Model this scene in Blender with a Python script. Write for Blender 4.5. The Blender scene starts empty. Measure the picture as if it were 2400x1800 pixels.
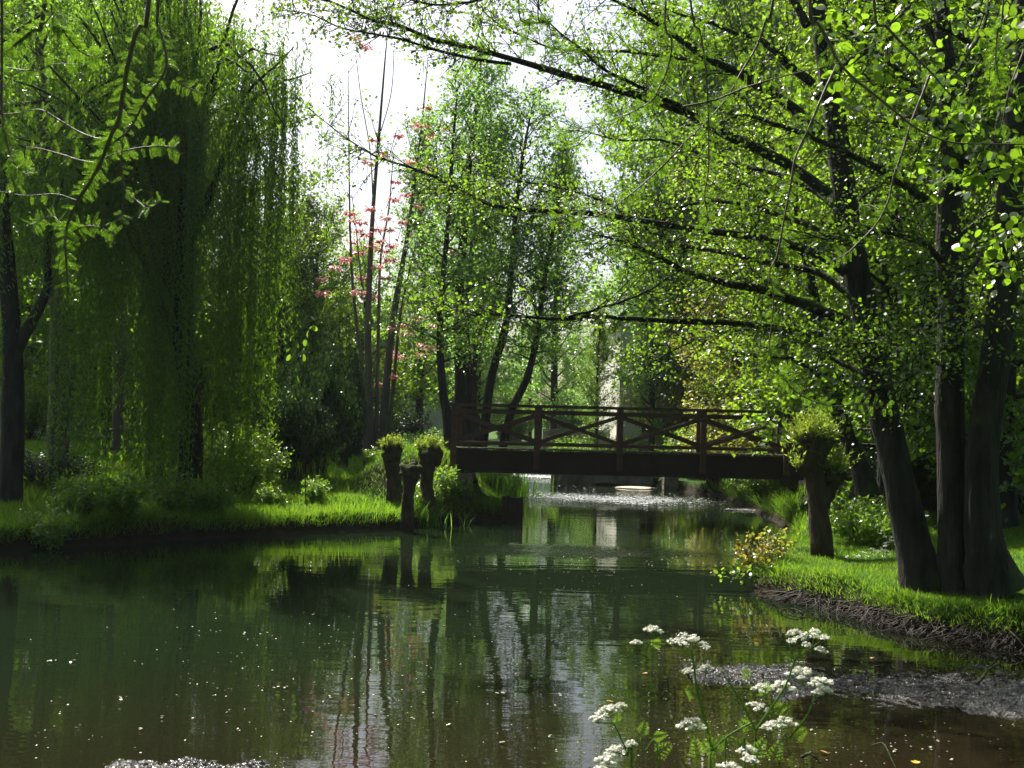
import bpy, math
import numpy as np
from mathutils import Matrix, Vector

# ------------------------------------------------------------------ camera, world, sun, exposure
S = bpy.context.scene
COL = S.collection
CAM_H, FPX, PITCH, ROLL = 2.2, 2500.0, math.atan(100 / 2500), 0.0244
fw = np.array([0, math.cos(PITCH), math.sin(PITCH)])
r0 = np.array([1.0, 0, 0]); u0 = np.cross(r0, fw)
rt = math.cos(ROLL) * r0 + math.sin(ROLL) * u0
up = -math.sin(ROLL) * r0 + math.cos(ROLL) * u0
CAM = np.array([0, 0, CAM_H])
cam_d = bpy.data.cameras.new('camera')
cam = bpy.data.objects.new('camera', cam_d); COL.objects.link(cam)
cam_d.sensor_width = 36; cam_d.lens = FPX / 2400 * 36
cam_d.clip_start = 0.05; cam_d.clip_end = 2000
cam.matrix_world = Matrix(((rt[0], up[0], -fw[0], 0), (rt[1], up[1], -fw[1], 0), (rt[2], up[2], -fw[2], CAM_H), (0, 0, 0, 1)))
cam_d.dof.use_dof = True; cam_d.dof.focus_distance = 9.0; cam_d.dof.aperture_fstop = 8.0
S.camera = cam
HAZE = 0.00022

SUN_AZ, SUN_EL = math.radians(30), math.radians(52)      # azimuth measured from +Y towards -X
sun_dir = Vector((-math.sin(SUN_AZ) * math.cos(SUN_EL), math.cos(SUN_AZ) * math.cos(SUN_EL), math.sin(SUN_EL)))
w = bpy.data.worlds.new('World'); S.world = w; w.use_nodes = True
wn = w.node_tree
bg = wn.nodes['Background']; bg.inputs['Strength'].default_value = 0.1
sky = wn.nodes.new('ShaderNodeTexSky'); sky.sky_type = 'NISHITA'; sky.sun_disc = False
sky.sun_elevation = SUN_EL; sky.sun_rotation = -SUN_AZ
sky.dust_density = 4.5; sky.air_density = 1.0; sky.ozone_density = 1.0
wn.links.new(sky.outputs[0], bg.inputs[0])
sl = bpy.data.lights.new('sun', 'SUN'); sl.energy = 5.0; sl.angle = math.radians(0.5); sl.color = (1, 0.95, 0.84)
so = bpy.data.objects.new('sun', sl); COL.objects.link(so)
so.rotation_euler = sun_dir.to_track_quat('Z', 'Y').to_euler(); so.location = (0, 0, 40)
S.view_settings.view_transform = 'Standard'; S.view_settings.look = 'None'
S.view_settings.exposure = 1.0; S.view_settings.gamma = 1.0; S.view_settings.use_curve_mapping = False
S.render.engine = 'CYCLES'; S.cycles.denoising_prefilter = 'NONE'
S.cycles.max_bounces = 9; S.cycles.diffuse_bounces = 5; S.cycles.glossy_bounces = 3; S.cycles.transmission_bounces = 4
S.cycles.sample_clamp_indirect = 6; S.cycles.caustics_reflective = False; S.cycles.caustics_refractive = False

def P(px, py, d):                       # a pixel of the photograph (2400 wide) at depth d (world Y)
    v = fw + rt * (px - 1200) / FPX + up * (900 - py) / FPX
    return CAM + v * (d / v[1])
def PL(pts, d0, d1=None):               # a polyline, depth running from d0 to d1
    d1 = d0 if d1 is None else d1
    n = len(pts)
    return np.array([P(p[0], p[1], d0 + (d1 - d0) * i / max(1, n - 1)) for i, p in enumerate(pts)])

# ------------------------------------------------------------------ mesh helpers
def nrm(a):
    return a / np.maximum(np.linalg.norm(a, axis=-1, keepdims=True), 1e-9)
class MB:
    def __init__(s): s.v = []; s.f = []; s.n = 0
    def add(s, v, faces):
        v = np.asarray(v, float).reshape(-1, 3); s.v.append(v)
        s.f.append(np.asarray(faces, np.int64) + s.n); s.n += len(v)
    def box(s, c, size, M=None):
        x, y, z = np.array(size) / 2
        v = np.array([[-x, -y, -z], [x, -y, -z], [x, y, -z], [-x, y, -z], [-x, -y, z], [x, -y, z], [x, y, z], [-x, y, z]])
        if M is not None: v = v @ np.asarray(M).T
        s.add(v + np.asarray(c), [[0, 3, 2, 1], [4, 5, 6, 7], [0, 1, 5, 4], [1, 2, 6, 5], [2, 3, 7, 6], [3, 0, 4, 7]])
    def bar(s, a, b, wd, ht):            # a square bar from a to b in an XZ plane
        a = np.asarray(a, float); b = np.asarray(b, float); d = b - a; L = np.linalg.norm(d); d /= L
        side = np.array([0, 1.0, 0]); n = np.cross(d, side)
        s.box((a + b) / 2, (L, wd, ht), np.stack([d, side, n], 1))
    def tube(s, pts, rad, sides=8, cap=True, rough=0, rng=None):
        p = np.asarray(pts, float); n = len(p); rad = np.broadcast_to(np.asarray(rad, float), (n,))
        t = nrm(np.gradient(p, axis=0)); ref = np.array([0.31, 0.93, 0.17])
        if abs(np.dot(nrm(p[-1] - p[0]), ref)) > 0.9: ref = np.array([0.9, -0.1, 0.4])
        b = nrm(np.cross(t, ref)); c = np.cross(t, b)
        a = np.linspace(0, 2 * np.pi, sides, endpoint=False)
        rr = np.repeat(rad[:, None], sides, 1)
        if rough and rng is not None:
            rr = rr * (1 + rough * np.convolve(rng.normal(size=n * sides + 4), np.ones(5) / 2.2, 'valid').reshape(n, sides))
        v = p[:, None] + rr[..., None] * (np.cos(a)[None, :, None] * b[:, None] + np.sin(a)[None, :, None] * c[:, None])
        i = np.arange(n - 1)[:, None] * sides; j = np.arange(sides)[None]; k = (j + 1) % sides
        f = np.stack([i + j, i + k, i + sides + k, i + sides + j], -1).reshape(-1, 4)
        s.add(v.reshape(-1, 3), f)
        if cap and sides > 3:
            s.f.append(np.array([np.arange(sides) + s.n - sides])); s.f.append(np.array([np.arange(sides)[::-1] + s.n - sides * n]))
    def twigs(s, a, b, ra, rb, bend=None):   # many three sided twigs at once, one knee each
        a = np.asarray(a); b = np.asarray(b); N = len(a)
        if N == 0: return
        m = (a + b) / 2 if bend is None else (a + b) / 2 + bend
        pts = np.stack([a, m, b], 1); rad = np.stack([np.broadcast_to(ra, N), (np.broadcast_to(ra, N) + np.broadcast_to(rb, N)) / 2, np.broadcast_to(rb, N)], 1)
        d = nrm(b - a); q = nrm(np.cross(d, np.array([0.37, 0.81, 0.22]))); r = np.cross(d, q)
        an = np.array([0, 2.094, 4.189])
        v = pts[:, :, None] + rad[:, :, None, None] * (np.cos(an)[None, None, :, None] * q[:, None, None] + np.sin(an)[None, None, :, None] * r[:, None, None])
        base = np.arange(N)[:, None, None] * 9
        fs = []
        for i in range(2):
            for j in range(3):
                k = (j + 1) % 3; fs.append([i * 3 + j, i * 3 + k, i * 3 + 3 + k, i * 3 + 3 + j])
        s.add(v.reshape(-1, 3), (base + np.array(fs)[None]).reshape(-1, 4))
    def leaves(s, p, d, n, L, W, shape='rhomb'):
        p = np.asarray(p); N = len(p)
        if N == 0: return
        d = nrm(d); b = nrm(np.cross(n, d)); n2 = np.cross(d, b)
        T = SHAPES[shape]; L = np.broadcast_to(L, N)[:, None, None]; W = np.broadcast_to(W, N)[:, None, None]
        v = p[:, None] + L * T[None, :, 0:1] * d[:, None] + W * T[None, :, 1:2] * b[:, None] + L * T[None, :, 2:3] * n2[:, None]
        k = len(T)
        s.add(v.reshape(-1, 3), np.arange(N)[:, None] * k + np.arange(k)[None])
    def lump(s, c, r, rng, amp=0.18, seg=18, ring=12):
        th = np.linspace(0, np.pi, ring); ph = np.linspace(0, 2 * np.pi, seg, endpoint=False)
        T, F = np.meshgrid(th, ph, indexing='ij')
        d = np.stack([np.sin(T) * np.cos(F), np.sin(T) * np.sin(F), np.cos(T)], -1)
        q = np.zeros_like(T)
        for _ in range(7):
            k = rng.normal(size=3) * 3.2; q += np.sin(d @ k + rng.uniform(0, 6))
        v = d * np.asarray(r) * (1 + amp * q[..., None] / 2.4)
        i = np.arange(ring - 1)[:, None] * seg; j = np.arange(seg)[None]; k = (j + 1) % seg
        s.add((v + np.asarray(c)).reshape(-1, 3), np.stack([i + j, i + seg + j, i + seg + k, i + k], -1).reshape(-1, 4))
    def build(s, name, mat, parent=None, smooth=False):
        v = np.concatenate(s.v) if s.v else np.zeros((0, 3))
        if parent is not None:
            top = parent
            while top.parent is not None: top = top.parent
            v = v - np.array(top.location)
        me = bpy.data.meshes.new(name)
        tot = np.concatenate([np.full(len(f), f.shape[1]) for f in s.f]); li = np.concatenate([f.ravel() for f in s.f])
        me.vertices.add(len(v)); me.vertices.foreach_set('co', v.astype(np.float32).ravel())
        me.loops.add(len(li)); me.loops.foreach_set('vertex_index', li.astype(np.int32))
        me.polygons.add(len(tot))
        me.polygons.foreach_set('loop_start', np.concatenate([[0], np.cumsum(tot)[:-1]]).astype(np.int32))
        me.polygons.foreach_set('loop_total', tot.astype(np.int32))
        me.polygons.foreach_set('use_smooth', np.full(len(tot), bool(smooth)))
        me.update(calc_edges=True); me.validate()
        if mat is not None: me.materials.append(mat)
        o = bpy.data.objects.new(name, me); COL.objects.link(o)
        if parent is not None: o.parent = parent
        return o
SHAPES = {
    'rhomb': np.array([[0, 0, 0], [0.42, 0.5, 0.07], [1, 0, -0.06], [0.42, -0.5, 0.07]]),
    'blade': np.array([[0, 0.5, 0], [0.55, 0.35, 0.10], [1, 0, 0.32], [0.55, -0.35, 0.10], [0, -0.5, 0]]),
    'round': np.array([[0, 0, 0], [0.18, 0.36, 0.05], [0.52, 0.5, 0.07], [0.85, 0.33, 0.03], [1, 0, -0.05], [0.85, -0.33, 0.03], [0.52, -0.5, 0.07], [0.18, -0.36, 0.05]]),
    'lance': np.array([[0, 0, 0], [0.3, 0.5, 0.0], [0.65, 0.36, -0.05], [1, 0, -0.16], [0.65, -0.36, -0.05], [0.3, -0.5, 0.0]]),
}
def smooth(pts, n, rad=None):            # Catmull-Rom resample (with radii)
    p = np.asarray(pts, float); m = len(p)
    q = np.vstack([2 * p[0] - p[1], p, 2 * p[-1] - p[-2]])
    t = np.linspace(0, m - 1 - 1e-6, n); i = t.astype(int); u = (t - i)[:, None]
    a, b, c, d = q[i], q[i + 1], q[i + 2], q[i + 3]
    r = 0.5 * (2 * b + (c - a) * u + (2 * a - 5 * b + 4 * c - d) * u ** 2 + (3 * b - a - 3 * c + d) * u ** 3)
    if rad is None: return r
    return r, np.interp(t, np.arange(m), rad)
def thing(name, label, cat, loc=(0, 0, 0), group=None):
    o = bpy.data.objects.new(name, None); COL.objects.link(o); o.location = Vector([float(k) for k in loc]); o.empty_display_size = 0.2
    return tag(o, label, cat, group)
def tag(o, label=None, cat=None, group=None, kind=None):
    for k, v in (('label', label), ('category', cat), ('group', group), ('kind', kind)):
        if v: o[k] = v
    return o
def dup(root, loc, rz=0, sc=1.0, label=None, group=None, mats=None):
    r = root.copy(); COL.objects.link(r); r.location = Vector([float(k) for k in loc]); r.rotation_euler = (0, 0, rz)
    r.scale = sc if hasattr(sc, '__len__') else (sc, sc, sc)
    if label: r['label'] = label
    if group: r['group'] = group
    for ch in [c for c in root.children]:
        c = ch.copy(); COL.objects.link(c); c.parent = r
        if mats and ch.name.split('.')[0] in mats:
            c.material_slots[0].link = 'OBJECT'; c.material_slots[0].material = mats[ch.name.split('.')[0]]
    return r

# ------------------------------------------------------------------ materials
def newmat(name):
    m = bpy.data.materials.new(name); m.use_nodes = True; nt = m.node_tree
    for n in list(nt.nodes): nt.nodes.remove(n)
    return m, nt, nt.nodes, nt.links, nt.nodes.new('ShaderNodeOutputMaterial')
def ramp(N, stops):
    r = N.new('ShaderNodeValToRGB'); e = r.color_ramp.elements
    while len(e) > 1: e.remove(e[0])
    e[0].position, e[0].color = stops[0][0], (*stops[0][1], 1)
    for p, c in stops[1:]:
        k = e.new(p); k.color = (*c, 1)
    return r
def leaf_mat(name, cols, trans, tamt=0.5, gloss=0.06, rough=0.35):
    m, nt, N, L, out = newmat(name)
    g = N.new('ShaderNodeNewGeometry')
    rc = ramp(N, [(i / max(1, len(cols) - 1), c) for i, c in enumerate(cols)]); L.new(g.outputs['Random Per Island'], rc.inputs[0])
    t0 = tuple(k * 0.6 for k in trans); t1 = tuple(min(0.8, k * 1.3) for k in trans)
    rc2 = ramp(N, [(0, t0), (0.6, trans), (1, t1)]); L.new(g.outputs['Random Per Island'], rc2.inputs[0])
    d = N.new('ShaderNodeBsdfDiffuse'); L.new(rc.outputs[0], d.inputs[0])
    t = N.new('ShaderNodeBsdfTranslucent'); L.new(rc2.outputs[0], t.inputs[0])
    mx = N.new('ShaderNodeMixShader'); mx.inputs[0].default_value = tamt
    L.new(d.outputs[0], mx.inputs[1]); L.new(t.outputs[0], mx.inputs[2])
    gl = N.new('ShaderNodeBsdfGlossy'); gl.inputs['Roughness'].default_value = rough
    fr = N.new('ShaderNodeFresnel'); fr.inputs[0].default_value = 1.4
    mul = N.new('ShaderNodeMath'); mul.operation = 'MULTIPLY'; mul.inputs[1].default_value = gloss * 7; L.new(fr.outputs[0], mul.inputs[0])
    cl = N.new('ShaderNodeClamp'); cl.inputs['Max'].default_value = 0.10; L.new(mul.outputs[0], cl.inputs[0])
    m2 = N.new('ShaderNodeMixShader'); L.new(cl.outputs[0], m2.inputs[0]); L.new(mx.outputs[0], m2.inputs[1]); L.new(gl.outputs[0], m2.inputs[2])
    L.new(m2.outputs[0], out.inputs[0])
    return m
def solid_mat(name, c1, c2, scale=4, rough=0.8, bump=0.3, stretch=(1, 1, 1), moss=None, moss_amt=0.5, spec=0.3, detail=6, bscale=None):
    m, nt, N, L, out = newmat(name)
    b = N.new('ShaderNodeBsdfPrincipled'); b.inputs['Roughness'].default_value = rough; b.inputs['Specular IOR Level'].default_value = spec
    tc = N.new('ShaderNodeTexCoord'); mp = N.new('ShaderNodeMapping'); mp.inputs['Scale'].default_value = stretch
    L.new(tc.outputs['Object'], mp.inputs[0])
    no = N.new('ShaderNodeTexNoise'); no.inputs['Scale'].default_value = scale; no.inputs['Detail'].default_value = detail
    L.new(mp.outputs[0], no.inputs[0])
    rc = ramp(N, [(0.3, c1), (0.7, c2)]); L.new(no.outputs[0], rc.inputs[0]); col = rc.outputs[0]
    if moss:
        g = N.new('ShaderNodeNewGeometry'); sx = N.new('ShaderNodeSeparateXYZ'); L.new(g.outputs['Normal'], sx.inputs[0])
        n2 = N.new('ShaderNodeTexNoise'); n2.inputs['Scale'].default_value = 3; L.new(tc.outputs['Object'], n2.inputs[0])
        ad = N.new('ShaderNodeMath'); ad.operation = 'MULTIPLY_ADD'; ad.inputs[1].default_value = 0.5; L.new(sx.outputs[2], ad.inputs[0]); L.new(n2.outputs[0], ad.inputs[2])
        mr = ramp(N, [(0.75 - moss_amt * 0.4, (0, 0, 0)), (0.85 - moss_amt * 0.3, (1, 1, 1))]); L.new(ad.outputs[0], mr.inputs[0])
        mx = N.new('ShaderNodeMixRGB'); mx.inputs[2].default_value = (*moss, 1); L.new(mr.outputs[0], mx.inputs[0]); L.new(col, mx.inputs[1]); col = mx.outputs[0]
    L.new(col, b.inputs['Base Color'])
    if bump:
        nb = N.new('ShaderNodeTexNoise'); nb.inputs['Scale'].default_value = bscale or scale * 3; nb.inputs['Detail'].default_value = 8; L.new(mp.outputs[0], nb.inputs[0])
        bp = N.new('ShaderNodeBump'); bp.inputs['Strength'].default_value = bump; bp.inputs['Distance'].default_value = 0.05
        L.new(nb.outputs[0], bp.inputs['Height']); L.new(bp.outputs[0], b.inputs['Normal'])
    L.new(b.outputs[0], out.inputs[0])
    return m
M = {}
M['willow'] = leaf_mat('willow_leaf', [(0.025, 0.065, 0.012), (0.04, 0.09, 0.016), (0.065, 0.125, 0.02)], (0.20, 0.38, 0.015), 0.54, 0.04)
M['alder'] = leaf_mat('alder_leaf', [(0.025, 0.065, 0.008), (0.045, 0.1, 0.012), (0.07, 0.125, 0.016)], (0.24, 0.43, 0.018), 0.55, 0.07, 0.35)
M['lime'] = leaf_mat('lime_leaf', [(0.05, 0.11, 0.01), (0.08, 0.15, 0.015), (0.11, 0.17, 0.02)], (0.33, 0.53, 0.025), 0.57, 0.06)
M['wood'] = leaf_mat('woodland_leaf', [(0.025, 0.065, 0.012), (0.045, 0.095, 0.015), (0.07, 0.13, 0.02)], (0.28, 0.52, 0.03), 0.6, 0.05)
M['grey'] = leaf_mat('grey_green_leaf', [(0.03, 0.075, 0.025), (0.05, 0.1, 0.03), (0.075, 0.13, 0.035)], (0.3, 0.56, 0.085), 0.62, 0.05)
M['gold'] = leaf_mat('young_gold_leaf', [(0.1, 0.13, 0.015), (0.14, 0.17, 0.03)], (0.45, 0.48, 0.06), 0.5, 0.05)
M['dark'] = leaf_mat('dark_leaf', [(0.012, 0.035, 0.010), (0.02, 0.05, 0.013), (0.03, 0.065, 0.02)], (0.05, 0.11, 0.015), 0.3, 0.02)
M['redwood'] = leaf_mat('redwood_needle', [(0.06, 0.13, 0.012), (0.08, 0.16, 0.018)], (0.22, 0.42, 0.025), 0.5, 0.03)
M['pink'] = leaf_mat('pink_young_leaf', [(0.5, 0.16, 0.16), (0.6, 0.22, 0.2), (0.65, 0.3, 0.28)], (0.8, 0.34, 0.32), 0.5, 0.03)
M['grass'] = leaf_mat('grass_blade', [(0.035, 0.10, 0.010), (0.06, 0.15, 0.012), (0.09, 0.18, 0.02)], (0.26, 0.48, 0.02), 0.52, 0.03, 0.4)
M['reed'] = leaf_mat('reed_blade', [(0.04, 0.11, 0.012), (0.06, 0.15, 0.02)], (0.2, 0.42, 0.03), 0.5, 0.03, 0.4)
M['herb'] = leaf_mat('herb_leaf', [(0.045, 0.12, 0.012), (0.08, 0.17, 0.02), (0.11, 0.2, 0.03)], (0.3, 0.5, 0.04), 0.5, 0.02)
M['shoot'] = leaf_mat('pollard_shoot_leaf', [(0.1, 0.16, 0.02), (0.13, 0.19, 0.03), (0.16, 0.19, 0.05)], (0.42, 0.55, 0.06), 0.5, 0.05)
M['rust'] = leaf_mat('rust_leaf', [(0.14, 0.09, 0.02), (0.08, 0.14, 0.02), (0.1, 0.15, 0.02), (0.2, 0.08, 0.03)], (0.4, 0.34, 0.04), 0.5, 0.04)
M['petal'] = leaf_mat('white_petal', [(0.7, 0.7, 0.62), (0.8, 0.8, 0.74)], (0.6, 0.62, 0.5), 0.35, 0.02)
M['stalk'] = leaf_mat('green_stalk', [(0.09, 0.17, 0.03), (0.12, 0.2, 0.04)], (0.2, 0.36, 0.06), 0.3, 0.04)
M['float'] = leaf_mat('floating_petal', [(0.3, 0.28, 0.2), (0.45, 0.42, 0.34), (0.25, 0.19, 0.1)], (0.3, 0.28, 0.2), 0.2, 0.08)
M['orange'] = leaf_mat('orange_dead_leaf', [(0.4, 0.2, 0.05), (0.5, 0.28, 0.1)], (0.4, 0.2, 0.05), 0.3, 0.05)
M['bark'] = solid_mat('dark_bark', (0.010, 0.0095, 0.007), (0.045, 0.043, 0.034), 8, 0.9, 1.0, (1, 1, 0.22), moss=(0.04, 0.055, 0.014), moss_amt=0.3, bscale=26)
nt = M['bark'].node_tree
for n_ in nt.nodes:
    if n_.type == 'VALTORGB' and len(n_.color_ramp.elements) == 2 and n_.color_ramp.elements[0].color[0] > 0.005:
        e_ = n_.color_ramp.elements.new(0.76); e_.color = (0.15, 0.155, 0.125, 1)
M['bark_brown'] = solid_mat('brown_bark', (0.07, 0.055, 0.04), (0.13, 0.105, 0.075), 4, 0.9, 0.6, (1, 1, 0.3))
M['bark_grey'] = solid_mat('grey_bark', (0.09, 0.08, 0.065), (0.19, 0.17, 0.14), 4, 0.9, 0.6, (1, 1, 0.3))
M['twig'] = solid_mat('redwood_twig', (0.05, 0.03, 0.018), (0.10, 0.065, 0.045), 8, 0.6, 0.2, spec=0.5)
M['stump'] = solid_mat('pollard_bark', (0.03, 0.022, 0.014), (0.085, 0.06, 0.038), 9, 0.95, 1.0, (1, 1, 0.4), moss=(0.06, 0.08, 0.02), moss_amt=0.1)
M['bridge'] = solid_mat('stained_timber', (0.045, 0.022, 0.014), (0.10, 0.046, 0.029), 3, 0.6, 0.25, (0.6, 3, 3), spec=0.4)
M['beam'] = solid_mat('rusty_steel_beam', (0.02, 0.013, 0.010), (0.042, 0.024, 0.016), 2.2, 0.75, 0.3, (1, 1, 1))
M['deck'] = solid_mat('weathered_planks', (0.07, 0.05, 0.035), (0.14, 0.10, 0.07), 5, 0.8, 0.4, moss=(0.05, 0.07, 0.02), moss_amt=0.3)
M['stone'] = solid_mat('mossy_stone', (0.12, 0.105, 0.08), (0.26, 0.235, 0.19), 3, 0.9, 0.7, moss=(0.05, 0.07, 0.02), moss_amt=0.3)
M['pale'] = solid_mat('pale_render', (0.6, 0.58, 0.52), (0.74, 0.72, 0.66), 1.2, 0.9, 0.1)
M['greywall'] = solid_mat('grey_render', (0.3, 0.3, 0.29), (0.42, 0.42, 0.4), 1.2, 0.9, 0.2)
M['roof'] = solid_mat('slate_roof', (0.10, 0.11, 0.13), (0.18, 0.19, 0.21), 3, 0.7, 0.5, (1, 1, 6))
M['glass'] = solid_mat('dark_window_glass', (0.02, 0.024, 0.03), (0.03, 0.035, 0.04), 1, 0.08, 0, spec=0.6)
M['frame'] = solid_mat('white_window_paint', (0.6, 0.6, 0.58), (0.7, 0.7, 0.68), 2, 0.6, 0)
M['root'] = solid_mat('wet_root', (0.010, 0.007, 0.005), (0.034, 0.023, 0.014), 9, 0.55, 0.4, spec=0.3)
M['mud'] = solid_mat('wet_mud', (0.03, 0.028, 0.025), (0.085, 0.08, 0.075), 9, 0.2, 1.0, spec=1.0, bscale=45)
M['sand'] = solid_mat('pale_gravel', (0.4, 0.36, 0.3), (0.55, 0.5, 0.42), 14, 0.8, 0.5)
M['fence'] = solid_mat('grey_fence_wood', (0.05, 0.045, 0.04), (0.09, 0.08, 0.07), 5, 0.85, 0.3)
M['foam_glint'] = solid_mat('white_water', (0.62, 0.66, 0.7), (0.86, 0.88, 0.9), 9, 0.25, 1.0, (1, 1, 0.25), spec=0.7, bscale=30)

# ------------------------------------------------------------------ terrain
RIVER = np.array([(-60, 4.3), (-20, 4.3), (6.6, 4.3), (8.2, 6), (8.2, 9.5), (7.2, 10.9), (6.2, 11.05), (5.4, 11.2), (4.95, 11.5), (4.55, 12.0),
    (4.35, 12.6), (4.15, 13.4), (3.75, 14.0), (3.5, 14.7), (3.55, 15.4), (4.0, 16.6), (4.8, 19), (5.7, 21.7), (6.5, 25), (6.9, 30), (7.0, 36.5),
    (6.4, 38.8), (5.75, 39.6), (5.7, 42), (1.9, 42), (1.9, 47.6), (-1.3, 47.6), (-0.5, 40), (0.3, 35), (0.25, 30), (0.2, 25.4), (0.1, 24.6), (-0.6, 24.5),
    (-1.3, 24.1), (-1.9, 22.9), (-2.3, 22.35), (-3.2, 21.6), (-4.4, 20.9), (-5.2, 20.1), (-6.4, 19.0), (-7.4, 17.9), (-8.4, 17.2), (-12, 15), (-20, 12.5), (-60, 10)])
def river_sd(x, y):                      # > 0 on land
    p = np.stack([x, y], -1); A = RIVER; B = np.roll(RIVER, -1, 0)
    best = np.full(x.shape, 1e9); ins = np.zeros(x.shape, bool)
    for a, b in zip(A, B):
        e = b - a; t = np.clip(((p - a) @ e) / (e @ e), 0, 1)
        best = np.minimum(best, np.linalg.norm(p - a - t[..., None] * e, axis=-1))
        c = ((a[1] > y) != (b[1] > y)) & (x < (b[0] - a[0]) * (y - a[1]) / (b[1] - a[1] + 1e-12) + a[0]); ins ^= c
    return np.where(ins, -best, best)
def wob(x, y, k=1.0):
    return (np.sin(1.7 * k * x + 0.6 * k * y + 1.3) + np.sin(-0.9 * k * x + 2.1 * k * y + 4.1) + np.sin(2.9 * k * x - 1.8 * k * y) * 0.6 + np.sin(4.7 * k * x + 3.9 * k * y + 2) * 0.4) / 3
def sst(a, b, x):
    t = np.clip((x - a) / (b - a), 0, 1); return t * t * (3 - 2 * t)
def gz(x, y):
    x = np.asarray(x, float); y = np.asarray(y, float)
    sd = river_sd(x, y) + 0.10 * wob(x, y, 2.2)
    edge = 0.36 + 0.08 * wob(x, y, 0.9)
    z = edge * sst(-0.05, 0.30, sd) + 0.92 * sst(0.2, 11, sd) + 0.05 * wob(x, y, 0.7) * sst(0.3, 3, sd)
    z = np.where(sd < 0, -0.55 * sst(0, 1.2, -sd), z)
    land = sst(0.0, 0.5, sd)
    z = z + land * np.maximum(0, 1.58 - z) * np.exp(-(((x + 2.2) / 1.5) ** 2 + ((y - 26.2) / 1.3) ** 2) ** 2)      # ramp up to the bridge
    z = z + land * np.maximum(0, 1.58 - z) * np.exp(-(((x - 9.0) / 1.8) ** 2 + ((y - 26.2) / 1.3) ** 2) ** 2)
    far = np.sqrt(x * x + y * y)
    z = z + np.where(sd > 0, sst(60, 200, far) * 3.0, 0)
    return z
def gz1(x, y): return float(gz(np.array([x]), np.array([y]))[0])
def axis(lo, hi, step, far, n=26):
    g = np.geomspace(1, far / step, n) * step
    return np.concatenate([lo - g[::-1], np.arange(lo, hi + step / 2, step), hi + g])
gx = axis(-11, 10, 0.13, 500); gy = np.concatenate([-np.geomspace(1, 400, 14)[::-1] + 2, np.arange(2, 49, 0.13), 49 + np.geomspace(0.3, 700, 26)])
X, Y = np.meshgrid(gx, gy); Z = gz(X, Y)
m = MB(); ny, nx = X.shape
ii = np.arange(ny - 1)[:, None] * nx + np.arange(nx - 1)[None]
m.add(np.stack([X, Y, Z], -1), np.stack([ii, ii + 1, ii + nx + 1, ii + nx], -1).reshape(-1, 4))
mt, nt, N, L, out = newmat('turf_and_earth')
b = N.new('ShaderNodeBsdfPrincipled'); b.inputs['Roughness'].default_value = 0.95; b.inputs['Specular IOR Level'].default_value = 0.15
tc = N.new('ShaderNodeTexCoord'); n1 = N.new('ShaderNodeTexNoise'); n1.inputs['Scale'].default_value = 1.3; n1.inputs['Detail'].default_value = 8; L.new(tc.outputs['Object'], n1.inputs[0])
gr = ramp(N, [(0.3, (0.022, 0.055, 0.008)), (0.55, (0.045, 0.105, 0.012)), (0.75, (0.07, 0.13, 0.02))]); L.new(n1.outputs[0], gr.inputs[0])
n2 = N.new('ShaderNodeTexNoise'); n2.inputs['Scale'].default_value = 9; n2.inputs['Detail'].default_value = 8; L.new(tc.outputs['Object'], n2.inputs[0])
er = ramp(N, [(0.3, (0.010, 0.008, 0.005)), (0.7, (0.032, 0.023, 0.015))]); L.new(n2.outputs[0], er.inputs[0])
g = N.new('ShaderNodeNewGeometry'); sx = N.new('ShaderNodeSeparateXYZ'); L.new(g.outputs['Normal'], sx.inputs[0])
sp = N.new('ShaderNodeSeparateXYZ'); L.new(g.outputs['Position'], sp.inputs[0])
st = ramp(N, [(0.62, (0, 0, 0)), (0.85, (1, 1, 1))]); L.new(sx.outputs[2], st.inputs[0])
lo = ramp(N, [(0.14, (0, 0, 0)), (0.3, (1, 1, 1))]); L.new(sp.outputs[2], lo.inputs[0])
ml = N.new('ShaderNodeMath'); ml.operation = 'MULTIPLY'; L.new(st.outputs[0], ml.inputs[0]); L.new(lo.outputs[0], ml.inputs[1])
mx = N.new('ShaderNodeMixRGB'); L.new(ml.outputs[0], mx.inputs[0]); L.new(er.outputs[0], mx.inputs[1]); L.new(gr.outputs[0], mx.inputs[2])
L.new(mx.outputs[0], b.inputs['Base Color'])
bp = N.new('ShaderNodeBump'); bp.inputs['Strength'].default_value = 0.8; bp.inputs['Distance'].default_value = 0.06; L.new(n2.outputs[0], bp.inputs['Height']); L.new(bp.outputs[0], b.inputs['Normal'])
L.new(b.outputs[0], out.inputs[0])
tag(m.build('ground', mt, None, True), kind='structure')

# ------------------------------------------------------------------ water
mt, nt, N, L, out = newmat('river_water')
b = N.new('ShaderNodeBsdfPrincipled'); b.inputs['Base Color'].default_value = (0.02, 0.0165, 0.006, 1); b.inputs['Roughness'].default_value = 0.02; b.inputs['IOR'].default_value = 1.36
tc = N.new('ShaderNodeTexCoord')
def wave(sc, sx_, sy_, det):
    mp = N.new('ShaderNodeMapping'); mp.inputs['Scale'].default_value = (sx_, sy_, 1); L.new(tc.outputs['Object'], mp.inputs[0])
    no = N.new('ShaderNodeTexNoise'); no.inputs['Scale'].default_value = sc; no.inputs['Detail'].default_value = det; L.new(mp.outputs[0], no.inputs[0]); return no
wa = wave(1.0, 0.7, 2.6, 3); wb = wave(1.0, 5, 13, 2)
def mth(op, a, bb, c=None):
    n = N.new('ShaderNodeMath'); n.operation = op
    for i, k in enumerate((a, bb, c)):
        if k is None: continue
        if isinstance(k, (int, float)): n.inputs[i].default_value = k
        else: L.new(k, n.inputs[i])
    return n.outputs[0]
sp = N.new('ShaderNodeSeparateXYZ'); L.new(tc.outputs['Object'], sp.inputs[0])
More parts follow.
